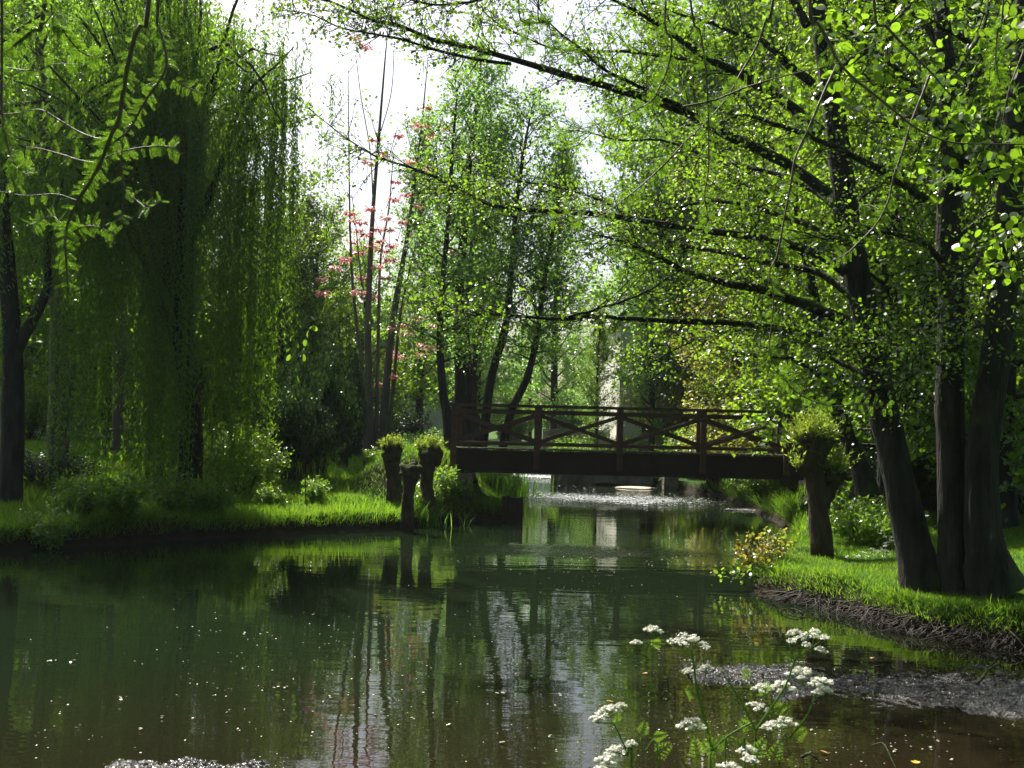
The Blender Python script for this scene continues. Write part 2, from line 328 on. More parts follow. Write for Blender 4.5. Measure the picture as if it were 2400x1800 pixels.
def blob(cx, cy, rx, ry):                # a wind-ruffled patch of the surface
    a = mth('MULTIPLY', mth('SUBTRACT', sp.outputs[0], cx), 1 / rx); c = mth('MULTIPLY', mth('SUBTRACT', sp.outputs[1], cy), 1 / ry)
    q = mth('ADD', mth('MULTIPLY', a, a), mth('MULTIPLY', c, c)); return mth('EXPONENT', mth('MULTIPLY', q, -1), 0)
patch = wave(1.0, 0.5, 0.9, 3)
pm = mth('MULTIPLY', mth('ADD', mth('ADD', blob(3.4, 33.5, 3.2, 2.4), mth('MULTIPLY', blob(0.8, 19.2, 2.2, 0.7), 0.35)), mth('MULTIPLY', blob(1, 46, 2, 2), 0.6)), mth('MULTIPLY_ADD', patch.outputs[0], 2.4, -0.3))
sh = mth('MULTIPLY_ADD', sp.outputs[1], -0.16, 2.0); sh = mth('ADD', sh, mth('MULTIPLY_ADD', sp.outputs[0], 0.08, -0.1)); shc = N.new('ShaderNodeClamp'); L.new(sh, shc.inputs[0])
wc = N.new('ShaderNodeMixRGB'); wc.inputs[1].default_value = (0.008, 0.0145, 0.006, 1); wc.inputs[2].default_value = (0.014, 0.0105, 0.005, 1); L.new(shc.outputs[0], wc.inputs[0]); L.new(wc.outputs[0], b.inputs['Base Color'])
h = mth('ADD', mth('MULTIPLY', wa.outputs[0], 0.55), mth('MULTIPLY', wb.outputs[0], mth('MULTIPLY_ADD', pm, 4.0, 0.05)))
bp = N.new('ShaderNodeBump'); bp.inputs['Strength'].default_value = 0.35; bp.inputs['Distance'].default_value = 0.02; L.new(h, bp.inputs['Height'])
wr_ = wave(1.0, 6, 9, 2); bp2 = N.new('ShaderNodeBump'); bp2.inputs['Distance'].default_value = 0.2; L.new(mth('MINIMUM', pm, 1.0), bp2.inputs['Strength']); L.new(wr_.outputs[0], bp2.inputs['Height']); L.new(bp.outputs[0], bp2.inputs['Normal']); L.new(bp2.outputs[0], b.inputs['Normal']); L.new(mth('MULTIPLY_ADD', mth('MINIMUM', mth('MAXIMUM', pm, 0.0), 1.0), 0.3, 0.02), b.inputs['Roughness'])
L.new(b.outputs[0], out.inputs[0])
m = MB(); m.add([[-62, 3, 0], [12, 3, 0], [12, 50, 0], [-62, 50, 0]], [[0, 1, 2, 3]])
tag(m.build('water', mt), kind='structure')

# ------------------------------------------------------------------ plants
UP = np.array([0, 0, 1.0])
def rnd(rng, n): return nrm(rng.normal(size=(n, 3)))
def interp_poly(p, s):
    t = s * (len(p) - 1); i = np.clip(t.astype(int), 0, len(p) - 2); u = (t - i)[:, None]
    return p[i] * (1 - u) + p[i + 1] * u, nrm(p[i + 1] - p[i])
def dress(wood, leaf, rng, poly, n_tw, tw_len, lpt, L, W, s0=0.2, spread=0.85, upb=0.15, tr=0.006, shape='rhomb', flat=0.7, jit=0.05, droop=0.2, sub=2):
    """leafy twigs along a limb: twigs -> side twigs -> leaves"""
    if n_tw < 1: return
    s = rng.uniform(s0, 1, n_tw); st, d = interp_poly(poly, s)
    td = nrm(d * 0.7 + rnd(rng, n_tw) * spread * np.array([1, 1, 0.75]) + UP * upb); ln = tw_len * rng.uniform(0.45, 1.1, n_tw)
    en = st + td * ln[:, None]; wood.twigs(st, en, tr, tr * 0.4, rnd(rng, n_tw) * ln[:, None] * 0.07)
    A, D, Ln = [st], [td], [ln]
    if sub:
        q = n_tw * sub; k = np.repeat(np.arange(n_tw), sub); u = rng.uniform(0.25, 0.95, q)
        a = st[k] + td[k] * (ln[k] * u)[:, None]; dd = nrm(td[k] * 0.6 + rnd(rng, q) * 0.8); l2 = ln[k] * rng.uniform(0.25, 0.5, q)
        wood.twigs(a, a + dd * l2[:, None], tr * 0.55, tr * 0.3); A.append(a); D.append(dd); Ln.append(l2)
    A = np.concatenate(A); D = np.concatenate(D); Ln = np.concatenate(Ln)
    cnt = np.maximum(1, (lpt * Ln / Ln[:n_tw].mean() * rng.uniform(0.5, 1.4, len(Ln)))).astype(int); k = np.repeat(np.arange(len(Ln)), cnt); n = len(k)
    u = rng.uniform(0.1, 1.05, n); p = A[k] + D[k] * (Ln[k] * u)[:, None] + rng.normal(size=(n, 3)) * jit
    ld = nrm(D[k] * 0.5 + rnd(rng, n) * 0.9 - UP * droop); nn = nrm(UP * flat + rnd(rng, n) * 0.75)
    leaf.leaves(p, ld, nn, L * (sz := rng.uniform(0.4, 1.0, n) ** 0.7 * 1.35), W * sz * rng.uniform(0.75, 1.2, n), shape)
def prof(kind, t):
    if kind == 'column': return 0.35 + 0.65 * np.sin(np.pi * np.clip(t, 0, 1) ** 0.7) ** 0.7 * (1 - 0.45 * t)
    if kind == 'dome': return np.sqrt(np.clip(1 - (t * 1.0) ** 2.2, 0.03, 1)) * (0.55 + 0.45 * sst(0, 0.3, t))
    return np.sin(np.pi * np.clip(t * 0.92 + 0.06, 0, 1)) ** 0.6
def grow(rng, H, cb, R, nl, ntw, lpt, L, W, tr, kind='ovate', el=(0.15, 0.9), twl=0.9, lean=(0, 0), shape='rhomb', lead=None, wander=0.12, trunk_sides=9, limb_r=0.28, ntk=7):
    wood, leaf = MB(), MB()
    t = np.linspace(0, 1, ntk)
    tp = np.stack([lean[0] * t ** 1.4 + np.cumsum(rng.normal(size=ntk)) * wander * t, lean[1] * t ** 1.4 + np.cumsum(rng.normal(size=ntk)) * wander * t, H * t - 0.25 * (t == 0)], -1)
    tp, rr = smooth(tp, 22, tr * (1 - t) ** 0.8 + 0.012); rr[0] *= 1.35; rr[1] *= 1.1
    wood.tube(tp, rr, trunk_sides, False, 0.03, rng)
    for i in range(nl):
        c = (i + rng.uniform(0, 0.9)) / nl; h = cb + (1 - cb) * c * 0.97
        k = h * 21; a = tp[int(k)] * (1 - k % 1) + tp[min(21, int(k) + 1)] * (k % 1)
        az = i * 2.39996 + rng.normal() * 0.4; e = el[0] + (el[1] - el[0]) * c + rng.normal() * 0.12
        ln = R * prof(kind, c) * rng.uniform(0.65, 1.15)
        d = np.array([math.cos(az) * math.cos(e), math.sin(az) * math.cos(e), math.sin(e)])
        q = np.linspace(0, 1, 5); pl = a + d * ln * q[:, None] + np.outer(q ** 2, [0, 0, ln * rng.uniform(-0.12, 0.22)]) + rng.normal(size=(5, 3)) * ln * 0.045 * q[:, None]
        pl = smooth(pl, 9); r_ = max(0.012, tr * limb_r * (1 - 0.6 * c)); wood.tube(pl, np.linspace(r_, 0.006, 9), 5, False)
        dress(wood, leaf, rng, pl, max(3, int(ntw * ln / R)), twl, lpt, L, W, 0.18, shape=shape, jit=0.07)
    dress(wood, leaf, rng, tp[14:], int(ntw * 0.7), twl * 0.8, lpt, L, W, 0, shape=shape, jit=0.07)
    return wood, leaf
def plant_tree(name, label, cat, loc, wl, bark, leafm, group=None, shape_names=('trunk', 'crown')):
    o = thing(name, label, cat, (0, 0, 0), group)
    wl[0].build(shape_names[0], bark, o, True); wl[1].build(shape_names[1], leafm, o)
    o.location = Vector([float(k) for k in loc]); return o
def bush(rng, H, R, ns, lpt, L, W, ntw=10, twl=0.4, shape='rhomb', upright=0.5, sr=0.012, s0=0.25, sub=1):
    wood, leaf = MB(), MB()
    for i in range(ns):
        az = rng.uniform(0, 6.283); rr = R * math.sqrt(rng.uniform(0, 1)); hh = H * rng.uniform(0.45, 1.05) * (1 - 0.45 * (rr / R) ** 2)
        tip = np.array([math.cos(az) * rr, math.sin(az) * rr, hh]); b0 = np.array([math.cos(az) * rr * 0.25, math.sin(az) * rr * 0.25, -0.08])
        mid = b0 * 0.5 + tip * 0.5 + np.array([0, 0, hh * 0.18]) - (tip - b0) * np.array([1, 1, 0]) * 0.18
        pl = smooth([b0, mid, tip], 7) + rng.normal(size=(7, 3)) * 0.02; wood.tube(pl, np.linspace(sr, sr * 0.3, 7), 4, False)
        dress(wood, leaf, rng, pl, ntw, twl, lpt, L, W, s0, shape=shape, jit=0.03, sub=sub, tr=sr * 0.3)
    return wood, leaf
def at(px, d): return (px - 1200) / FPX * d          # world x of a pixel column at depth d, near the horizon

# ---- the multi-stemmed alders on the right bank
rng = np.random.default_rng(11)
def trunk_px(mb, pts, rads, d0, d1=None, n=24, sides=14, rough=0.035, rng=rng):
    p, r = smooth(PL(pts, d0, d1), n, rads); mb.tube(p, r, sides, False, rough, rng); return p
K = 1.085
def k(pts): return [(a * K, b_ * K) for a, b_ in pts]
def bough_tree(name, label, base_px, trunk, rads, d0, d1, boughs, leafm, dens=1.0, seed=1, L_=0.043, W_=0.034):
    rng = np.random.default_rng(seed); loc = P(base_px[0], base_px[1], d0)
    root = thing(name, label, 'tree', loc, None)
    tb = MB(); tp = trunk_px(tb, trunk, rads, d0, d1, 30, 16, 0.03, rng); tb.build('trunk', M['bark'], root, True)
    lf = MB()
    for (pts, r_, da, db, n_tw, tl, *o) in boughs:
        bm = MB(); pl, rr = smooth(PL(pts, da, db), 26, np.linspace(r_, 0.006, len(pts)))
        pl = pl + np.cumsum(rng.normal(size=pl.shape), 0) * 0.006
        bm.tube(pl, rr, 7, False, 0.05, rng); bo = bm.build('bough', M['bark'], root, True)
        lw = o[0] if o else (L_, W_); s0 = o[1] if len(o) > 1 else 0.12
        tw = MB(); dress(tw, lf, rng, pl, int(n_tw * dens), tl, 9, lw[0], lw[1], s0, spread=0.9, upb=0.1, tr=0.008, shape='round', flat=0.8, jit=0.06, droop=0.1, sub=4)
        tw.build('sprays', M['bark'], bo)
    lf.build('crown', leafm, root)
    return root
lean_boughs = [
    ([(1945, 455), (1853, 390), (1745, 336), (1658, 297), (1600, 262), (1487, 224), (1342, 184), (1198, 141), (1107, 116), (1006, 96), (945, 69), (872, 54), (800, 22), (730, -5), (660, -40)], 0.075, 13.2, 14.8, 78, 0.8),
    ([(1198, 150), (1120, 140), (1030, 118), (927, 90), (872, 80), (800, 65), (740, 40), (690, 30)], 0.025, 14.0, 14.6, 34, 0.65),
    ([(1330, -40), (1230, -30), (1120, 0), (1020, 10), (930, -10), (840, -40)], 0.03, 13.2, 14.6, 40, 0.8),
    ([(1925, 310), (1853, 253), (1800, 220), (1745, 181), (1672, 152), (1600, 108), (1560, 80), (1487, 36), (1407, 0), (1330, -40)], 0.075, 13.3, 13.0, 44, 0.8),
    ([(1904, 195), (1871, 166), (1824, 119), (1780, 87), (1726, 69), (1672, 43), (1600, 18), (1540, -8)], 0.06, 13.4, 13.8, 34, 0.8),
    ([(1800, 225), (1774, 202), (1720, 166), (1665, 145), (1600, 137), (1487, 123), (1415, 123), (1306, 116), (1259, 101), (1180, 60), (1120, 10)], 0.04, 13.2, 15.0, 46, 0.7),
    ([(1600, 255), (1541, 228), (1487, 202), (1415, 166), (1360, 112), (1288, 54), (1252, 0)], 0.035, 13.6, 13.4, 34, 0.7),
    ([(1985, 640), (1900, 590), (1780, 560), (1650, 545), (1520, 525), (1400, 505), (1300, 500), (1180, 492), (1125, 474), (1046, 430), (952, 394), (872, 365), (800, 322), (735, 270)], 0.06, 13.2, 15.2, 78, 0.75),
    ([(1985, 752), (1877, 711), (1790, 678), (1693, 656), (1606, 635), (1530, 597), (1443, 564), (1378, 548)], 0.075, 13.1, 12.4, 44, 0.85),
    ([(2007, 792), (1900, 776), (1736, 754), (1519, 743), (1400, 738), (1302, 743), (1150, 732), (1085, 735), (1010, 718)], 0.05, 13.0, 12.6, 50, 0.6),
    ([(1330, 742), (1400, 720), (1500, 690), (1580, 650), (1640, 640)], 0.02, 12.7, 12.5, 16, 0.6),
    ([(1965, 560), (1880, 520), (1760, 480), (1640, 470), (1520, 500), (1420, 520)], 0.045, 13.4, 15.0, 36, 0.8),
    ([(2000, 700), (1920, 640), (1820, 620), (1700, 590), (1560, 560), (1420, 475), (1300, 440), (1200, 420), (1120, 380)], 0.05, 13.3, 16.0, 56, 0.8),
    ([(1955, 480), (1900, 440), (1800, 400), (1690, 380), (1560, 330), (1440, 330), (1340, 300)], 0.045, 13.4, 16.0, 44, 0.8),
    ([(2040, 880), (1970, 850), (1880, 800), (1800, 770), (1700, 770), (1600, 800), (1500, 850)], 0.04, 13.2, 15.5, 46, 0.7),
    ([(2030, 840), (1990, 800), (1930, 780), (1860, 800), (1800, 820)], 0.03, 13.0, 12.4, 18, 0.45),
    ([(1915, 230), (1980, 150), (2080, 90), (2180, 60), (2300, 40)], 0.05, 13.4, 14.5, 34, 0.9),
    ([(1890, 60), (1830, -40), (1760, -120), (1650, -160)], 0.06, 13.4, 14.0, 26, 0.9),
    ([(1960, 520), (2040, 450), (2110, 420), (2200, 420)], 0.03, 13.4, 14.6, 22, 0.8),
]
lean_tree = bough_tree('alder_tree', 'leaning dark alder trunk on the near right bank sending long boughs out over the water', (2160, 1375),
    k([(1998, 1275), (1975, 1180), (1945, 1050), (1920, 940), (1900, 850), (1860, 640), (1830, 470), (1800, 230), (1765, 0), (1740, -160), (1730, -330)]),
    [0.29, 0.215, 0.19, 0.19, 0.185, 0.165, 0.15, 0.135, 0.11, 0.08, 0.03], 13.1, 13.6, lean_boughs, M['alder'], 1.35, 21)
mid_boughs = [
    ([(2164, 466), (2135, 445), (2070, 398), (1980, 351), (1900, 318), (1802, 282), (1730, 268), (1650, 300)], 0.06, 12.7, 12.2, 40, 0.8),
    ([(2225, 800), (2260, 760), (2300, 730), (2330, 690), (2400, 640)], 0.045, 12.9, 13.5, 26, 0.8),
    ([(2215, 640), (2190, 590), (2150, 560), (2060, 540), (1960, 560), (1880, 540)], 0.045, 12.9, 12.2, 36, 0.8),
    ([(2230, 860), (2150, 830), (2080, 800), (2000, 800), (1900, 830)], 0.03, 12.8, 11.8, 36, 0.7),
    ([(2240, 420), (2180, 250), (2100, 150), (2010, 80), (1960, 0)], 0.06, 13.0, 14.0, 44, 0.9),
    ([(2230, 300), (2280, 200), (2340, 150), (2440, 120)], 0.05, 13.0, 13.0, 34, 0.9),
    ([(2215, 130), (2150, 40), (2080, -40), (1990, -90)], 0.05, 13.0, 14.0, 26, 0.9),
    ([(2225, 560), (2290, 520), (2360, 460), (2450, 430)], 0.04, 13.0, 14.0, 30, 0.9),
]
bough_tree('alder_tree', 'straight dark alder stem standing between the leaning alder and the thick outer stem', (2250, 1375),
    k([(2072, 1275), (2062, 1200), (2056, 1000), (2050, 850), (2055, 650), (2048, 500), (2060, 300), (2040, 100), (2030, -80), (2020, -260)]),
    [0.27, 0.19, 0.17, 0.17, 0.155, 0.145, 0.13, 0.1, 0.07, 0.03], 12.9, 12.9, mid_boughs, M['alder'], 1.3, 22)
out_boughs = [
    ([(2350, 560), (2300, 600), (2230, 700), (2190, 760), (2140, 800)], 0.04, 12.5, 11.5, 34, 0.8),
    ([(2360, 420), (2300, 400), (2200, 330), (2120, 300), (2040, 280)], 0.045, 12.5, 13.5, 36, 0.9),
    ([(2330, 780), (2300, 760), (2230, 790), (2150, 870), (2080, 900)], 0.03, 12.5, 11.0, 34, 0.6),
    ([(2375, 200), (2300, 120), (2200, 60), (2110, 10), (2040, -60)], 0.05, 12.5, 11.5, 36, 0.9),
    ([(2390, -100), (2330, -60), (2300, 60), (2240, 160), (2180, 240), (2150, 300)], 0.022, 9.0, 7.0, 17, 0.5, (0.062, 0.05)),
    ([(2420, -60), (2400, 80), (2360, 200), (2330, 330), (2340, 430)], 0.02, 8.0, 7.0, 14, 0.5, (0.07, 0.06)),
    ([(2200, -100), (2160, 0), (2100, 60), (2060, 110), (2030, 180)], 0.018, 8.5, 7.4, 11, 0.45, (0.07, 0.06)),
    ([(2430, 480), (2390, 560), (2360, 640), (2320, 640)], 0.014, 8.0, 7.4, 8, 0.4, (0.065, 0.055)),
    ([(2370, 330), (2420, 300), (2500, 250)], 0.04, 12.5, 12.8, 20, 0.9),
]
bough_tree('alder_tree', 'thick dark outermost alder stem on the right bank with broad bright leaves above', (2340, 1375),
    k([(2150, 1270), (2128, 1180), (2120, 1000), (2140, 850), (2160, 700), (2170, 550), (2185, 400), (2200, 200), (2212, 0), (2225, -200)]),
    [0.36, 0.22, 0.18, 0.175, 0.165, 0.155, 0.14, 0.12, 0.1, 0.04], 12.6, 12.4, out_boughs, M['alder'], 1.05, 23)

# ---- smaller trees on the right bank, near the far end of the bridge
r_ = np.random.default_rng(31)
bough_tree('alder_tree', 'slim dark tree bending left behind the leaning alder, beside the bridge', (2030, 1150),
    [(2035, 1165), (2020, 1106), (1998, 1052), (1969, 980), (1947, 918), (1930, 860), (1925, 780), (1905, 680), (1880, 560), (1860, 440), (1850, 300)],
    [0.22, 0.17, 0.15, 0.145, 0.14, 0.13, 0.11, 0.09, 0.07, 0.05, 0.02], 19.5, 20.5,
    [([(1947, 905), (1900, 870), (1850, 840), (1790, 840), (1730, 830), (1680, 810)], 0.07, 19.6, 19.0, 30, 0.6),
     ([(1935, 870), (1960, 800), (2000, 750), (2060, 720)], 0.05, 19.8, 20.5, 30, 0.9),
     ([(1920, 760), (1860, 700), (1780, 650), (1700, 640), (1600, 660)], 0.05, 20, 21, 50, 1.0),
     ([(1890, 620), (1950, 540), (2020, 500)], 0.04, 20, 21.5, 34, 1.0),
     ([(1870, 520), (1800, 450), (1700, 430), (1620, 420)], 0.04, 20.3, 22, 46, 1.0),
     ([(1855, 380), (1780, 330), (1690, 330)], 0.03, 20.4, 21, 34, 1.0),
     ([(1855, 360), (1930, 300), (2000, 290)], 0.03, 20.4, 21, 34, 1.0)], M['lime'], 1.3, 33, 0.07, 0.055)

# ---- weeping willow over the left bank
rng = np.random.default_rng(5)
wx, wy = -6.5, 21.6
wz = gz1(wx, wy)
UP = np.array([0, 0, 1.0])
root = thing('weeping_willow', 'large weeping willow trailing a dark green curtain of shoots to the left bank', 'tree', (wx, wy, wz))
wt, wl, wb = MB(), MB(), MB()
tp, rr = smooth([(wx, wy, wz - 0.2), (wx + 0.05, wy, wz + 1.5), (wx - 0.15, wy - 0.1, wz + 3.5), (wx - 0.3, wy, wz + 6), (wx - 0.5, wy + 0.1, wz + 9)], 20, [0.3, 0.22, 0.2, 0.17, 0.12])
wt.tube(tp, rr, 14, False, 0.04, rng)
ends = []
for i in range(44):
    a0 = tp[rng.integers(7, 20)]; az = rng.uniform(0, 6.283); ra = 3.7 * math.sqrt(rng.uniform(0.05, 1)); 
    q = np.array([wx - 0.9 + math.cos(az) * ra * 0.98, wy - 0.3 + math.sin(az) * ra * 0.75, 0])
    rel = ra / 3.7
    q[2] = wz + 12.6 - 5.2 * rel ** 2.2 + rng.normal() * 0.8 - (2.4 if rng.uniform() < 0.35 else 0)
    mid = (a0 + q) / 2 + np.array([0, 0, 1.0]); pl = smooth([a0, mid, q], 10) + rng.normal(size=(10, 3)) * 0.03
    wb.tube(pl, np.linspace(0.06, 0.012, 10), 5, False)
    ends.append(pl)
SP, SD, SN = [], [], []; ws = MB()
def strand(a, out, ln, bow):
    n = max(5, int(ln / 0.045)); u = np.linspace(0, 1, n); ph = rng.uniform(0, 6, 2)
    q = a + out * (bow * (1 - np.exp(-u * ln / 0.5)))[:, None] - UP * (ln * u ** 1.15)[:, None]
    q[:, 0] += 0.07 * np.sin(u * 4 + ph[0]) * u; q[:, 1] += 0.07 * np.sin(u * 4 + ph[1]) * u
    kk = np.linspace(0, n - 1, 7).astype(int); ws.tube(q[kk], np.linspace(0.005, 0.0025, 7), 3, False)
    dd = rnd(rng, n); dd[:, 2] = -np.abs(dd[:, 2]) * 0.8 - 0.55
    SP.append(q + rng.normal(size=q.shape) * 0.03); SD.append(dd); SN.append(rnd(rng, n))
for pl in ends:
    for j in range(rng.integers(5, 9)):
        c, _ = interp_poly(pl, np.array([rng.uniform(0.35, 1.0)])); c = c[0] + rng.normal(size=3) * np.array([0.35, 0.35, 0.3]); deep = rng.uniform() < 0.5
        cp = 1200 + c[0] / c[1] * FPX
        if cp < 330 and rng.uniform() < 0.75: deep = False
        for s_ in range(rng.integers(3, 6)):
            a = c + rng.normal(size=3) * np.array([0.10, 0.10, 0.3]); az = rng.uniform(0, 6.283); out = np.array([math.cos(az), math.sin(az), 0.25])
            x_px = 1200 + a[0] / a[1] * FPX
            floor_ = (0.12 + 1.5 * rng.beta(0.9, 1.8) if x_px < 590 else rng.uniform(2.6, 5.5) if x_px > 640 else rng.uniform(0.8, 3.4))
            if cp < 330 and not deep: floor_ = rng.uniform(2.2, 5.0)
            ln = rng.uniform(1.2, 4.2) if not deep else a[2] - floor_ - rng.uniform(0, 2.2) * (rng.uniform() < 0.5)
            ln = min(ln, a[2] - floor_)
            if ln > 0.5: strand(a, out, ln, rng.uniform(0.03, 0.2))
SP, SD, SN = map(np.concatenate, (SP, SD, SN))
wl.leaves(SP, SD, SN, 0.125 * rng.uniform(0.6, 1.2, len(SP)), 0.030, 'rhomb')
wt.build('trunk', M['bark'], root, True); wb.build('limbs', M['bark'], root, True); ws.build('hanging_shoots', M['stalk'], root); wl.build('crown', M['willow'], root)

# ---- background trees: a few kinds, copied
protos = {}
def proto(key, name, wl_, bark, leafm, cat='tree'):
    o = plant_tree(name, '-', cat, (0, 0, 0), wl_, bark, leafm); protos[key] = [o, False]; return o
proto('wood', 'broadleaf_tree', grow(np.random.default_rng(41), 14, 0.16, 4.3, 48, 58, 9, 0.13, 0.10, 0.24, 'ovate', (0.0, 1.0), 1.15), M['bark'], M['wood'])
proto('alder', 'riverside_tree', grow(np.random.default_rng(42), 13.5, 0.14, 2.3, 48, 42, 8, 0.10, 0.08, 0.17, 'column', (0.5, 1.15), 0.8, wander=0.08), M['bark'], M['grey'])
proto('lime', 'bright_tree', grow(np.random.default_rng(43), 9.5, 0.10, 3.1, 46, 38, 8, 0.11, 0.085, 0.16, 'ovate', (0.1, 1.0), 0.95), M['bark'], M['lime'])
proto('bush', 'shrub', bush(np.random.default_rng(44), 2.6, 1.7, 80, 8, 0.10, 0.06, 16, 0.5), M['bark'], M['dark'], 'shrub')
proto('thicket', 'thicket', bush(np.random.default_rng(46), 6.5, 3.8, 90, 9, 0.16, 0.12, 26, 1.0, sr=0.03, s0=0.05), M['bark'], M['wood'], 'shrub')
proto('herb', 'herb_clump', bush(np.random.default_rng(45), 0.75, 0.5, 40, 5, 0.09, 0.032, 6, 0.12, 'lance', sr=0.005), M['stalk'], M['herb'], 'plant')
PART = {'shrub': ('trunk', 'crown')}
def put(key, px, d, sc, label, group, rz=None, leafm=None, seed=[0], x=None, sink=0.0):
    o, used = protos[key]; seed[0] += 1
    X_ = at(px, d) if x is None else x
    loc = (X_, d, gz1(X_, d) - sink); rz = (seed[0] * 2.1) % 6.28 if rz is None else rz
    if not used:
        protos[key][1] = True; o.location = Vector(loc); o.rotation_euler = (0, 0, rz); o.scale = sc if hasattr(sc, '__len__') else (sc,) * 3
        o['label'] = label; o['group'] = group
        return o
    return dup(o, loc, rz, sc, label, group, {'crown': leafm} if leafm else None)

G1 = 'slender trees growing just beyond the bridge'
# trunks beyond the bridge, with the lean the photograph shows: each its own trunk, crowns from the shared kind
rng = np.random.default_rng(51)
def stem_tree(name, label, pts, r0_, d, kind_leaf, R=1.9, seed=0, group=G1, dens=1.0, L_=0.10, W_=0.075, low=0.38, bark='bark', fork=None):
    rng = np.random.default_rng(100 + seed); base = P(pts[0][0], pts[0][1], d); base[2] = gz1(base[0], base[1])
    o = thing(name, label, 'tree', base, group); wood, leaf = MB(), MB()
    p3 = PL(pts, d); p3[0] = base - np.array([0, 0, 0.2]); n = len(p3)
    tp, rr = smooth(p3, 26, r0_ * (1 - np.linspace(0, 1, n)) ** 0.75 + 0.012); wood.tube(tp, rr, 9, False, 0.04, rng)
    H = tp[-1][2] - base[2]
    if fork: fp, fr_ = smooth(PL(fork, d), 16, np.linspace(r0_ * 0.62, 0.03, len(fork))); wood.tube(fp, fr_, 8, False, 0.04, rng)
    for i in range(int(34 * dens)):
        c = (i + rng.uniform(0, 1)) / int(34 * dens); h = low + (0.98 - low) * c
        a, dd = interp_poly(tp, np.array([h])); a = a[0]; az = i * 2.4 + rng.normal() * 0.4; e = 0.25 + 0.75 * c + rng.normal() * 0.15
        ln = R * prof('column', c) * rng.uniform(0.6, 1.2); dv = np.array([math.cos(az) * math.cos(e), math.sin(az) * math.cos(e), math.sin(e)])
        q = np.linspace(0, 1, 5); pl = smooth(a + dv * ln * q[:, None] + rng.normal(size=(5, 3)) * ln * 0.04 * q[:, None], 8)
        wood.tube(pl, np.linspace(max(0.012, r0_ * 0.3 * (1 - 0.6 * c)), 0.005, 8), 4, False)
        dress(wood, leaf, rng, pl, max(3, int(27 * ln / R)), 0.85, 7, L_, W_, 0.15, jit=0.07)
    wood.build('trunk', M[bark], o, True); leaf.build('crown', kind_leaf, o); return o
stem_tree('slender_tree', 'slim dark trunk curving up just left of the bridge end post', [(1053, 1045), (1050, 1000), (1039, 925), (1031, 824), (1035, 700), (1050, 520), (1062, 330), (1075, 190)], 0.15, 31, M['grey'], 1.6, 1)
stem_tree('slender_tree', 'thick straight paired trunk rising behind the first bridge panel, tallest of the grove', [(1082, 1040), (1079, 900), (1074, 745), (1085, 560), (1100, 380), (1118, 240), (1130, 120)], 0.2, 33, M['grey'], 1.7, 2)
stem_tree('slender_tree', 'slim upright trunk close beside the thick paired trunk', [(1104, 1045), (1100, 900), (1092, 745), (1110, 560), (1140, 400), (1150, 250)], 0.13, 34.5, M['wood'], 1.5, 3)
stem_tree('slender_tree', 'thin upright trunk behind the middle of the first railing cross', [(1108, 1045), (1110, 950), (1114, 820), (1128, 700), (1160, 540), (1190, 380)], 0.11, 36, M['grey'], 1.6, 4)
stem_tree('slender_tree', 'right-leaning trunk that crosses behind the first railing cross', [(1125, 1045), (1147, 907), (1183, 773), (1198, 640), (1208, 500), (1230, 340), (1250, 240)], 0.14, 32, M['grey'], 1.8, 5)
stem_tree('slender_tree', 'most steeply leaning trunk of the grove, foot behind the first railing cross', [(1158, 1050), (1195, 975), (1234, 889), (1258, 790), (1272, 680), (1300, 520), (1330, 380)], 0.13, 31.5, M['wood'], 1.8, 6)

G2 = 'broad trees of the wood around the pond'
TREES = [
    ('wood', 40, 41, 1.15, 'broad tree of the left wood with pale foliage showing behind the willow', M['wood']),
    ('wood', 260, 36, 1.1, 'broad tree behind the willow, second from the frame edge', None),
    ('wood', 470, 40, 1.1, 'broad leafy tree behind the middle of the willow curtain', M['alder']),
    ('wood', -150, 27, 1.05, 'broad dark tree at the far left behind the forked trunk', None),
    ('wood', 150, 46, 1.2, 'tall tree deep in the left wood', None),
    ('lime', 655, 37, 0.8, 'sunlit tree just right of the willow edge behind the dark evergreen', None),
    ('lime', 735, 39, 0.95, 'bright yellow green tree behind the pink leaved stems', None),
    ('lime', 840, 43, 0.85, 'bright low tree filling the gap between pink leaved stems and grove', M['wood']),
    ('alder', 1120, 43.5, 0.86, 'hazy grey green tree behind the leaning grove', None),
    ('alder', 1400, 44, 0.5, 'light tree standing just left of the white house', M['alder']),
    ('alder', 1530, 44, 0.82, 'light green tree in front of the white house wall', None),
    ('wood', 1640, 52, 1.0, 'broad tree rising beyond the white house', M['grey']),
    ('lime', 1735, 35, 0.8, 'young golden leaved tree beyond the second railing cross', M['gold']),
    ('wood', 1800, 41, 1.12, 'broad tree behind the leaning alder boughs', M['alder']),
    ('lime', 1900, 31, 1.0, 'bright tree on the right bank behind the bending slim tree', None),
    ('wood', 2060, 36, 1.2, 'broad tree between leaning and straight alder stems, far back', M['lime']),
    ('lime', 2130, 26, 0.95, 'bright leafy tree behind the gap of the alder stems', M['alder']),
    ('wood', 2330, 33, 1.15, 'broad tree behind the outermost alder stem', M['alder']),
    ('lime', 2420, 24, 0.9, 'bright tree at the far right edge of the lawn', M['lime']),
    ('wood', 2560, 30, 1.2, 'broad tree beyond the right frame edge overhanging the lawn', None),
    ('wood', 1950, 55, 1.3, 'tall far tree above the right end of the bridge', M['wood']),
    ('wood', 2250, 52, 1.3, 'tall far tree above the right lawn', M['wood']),
]
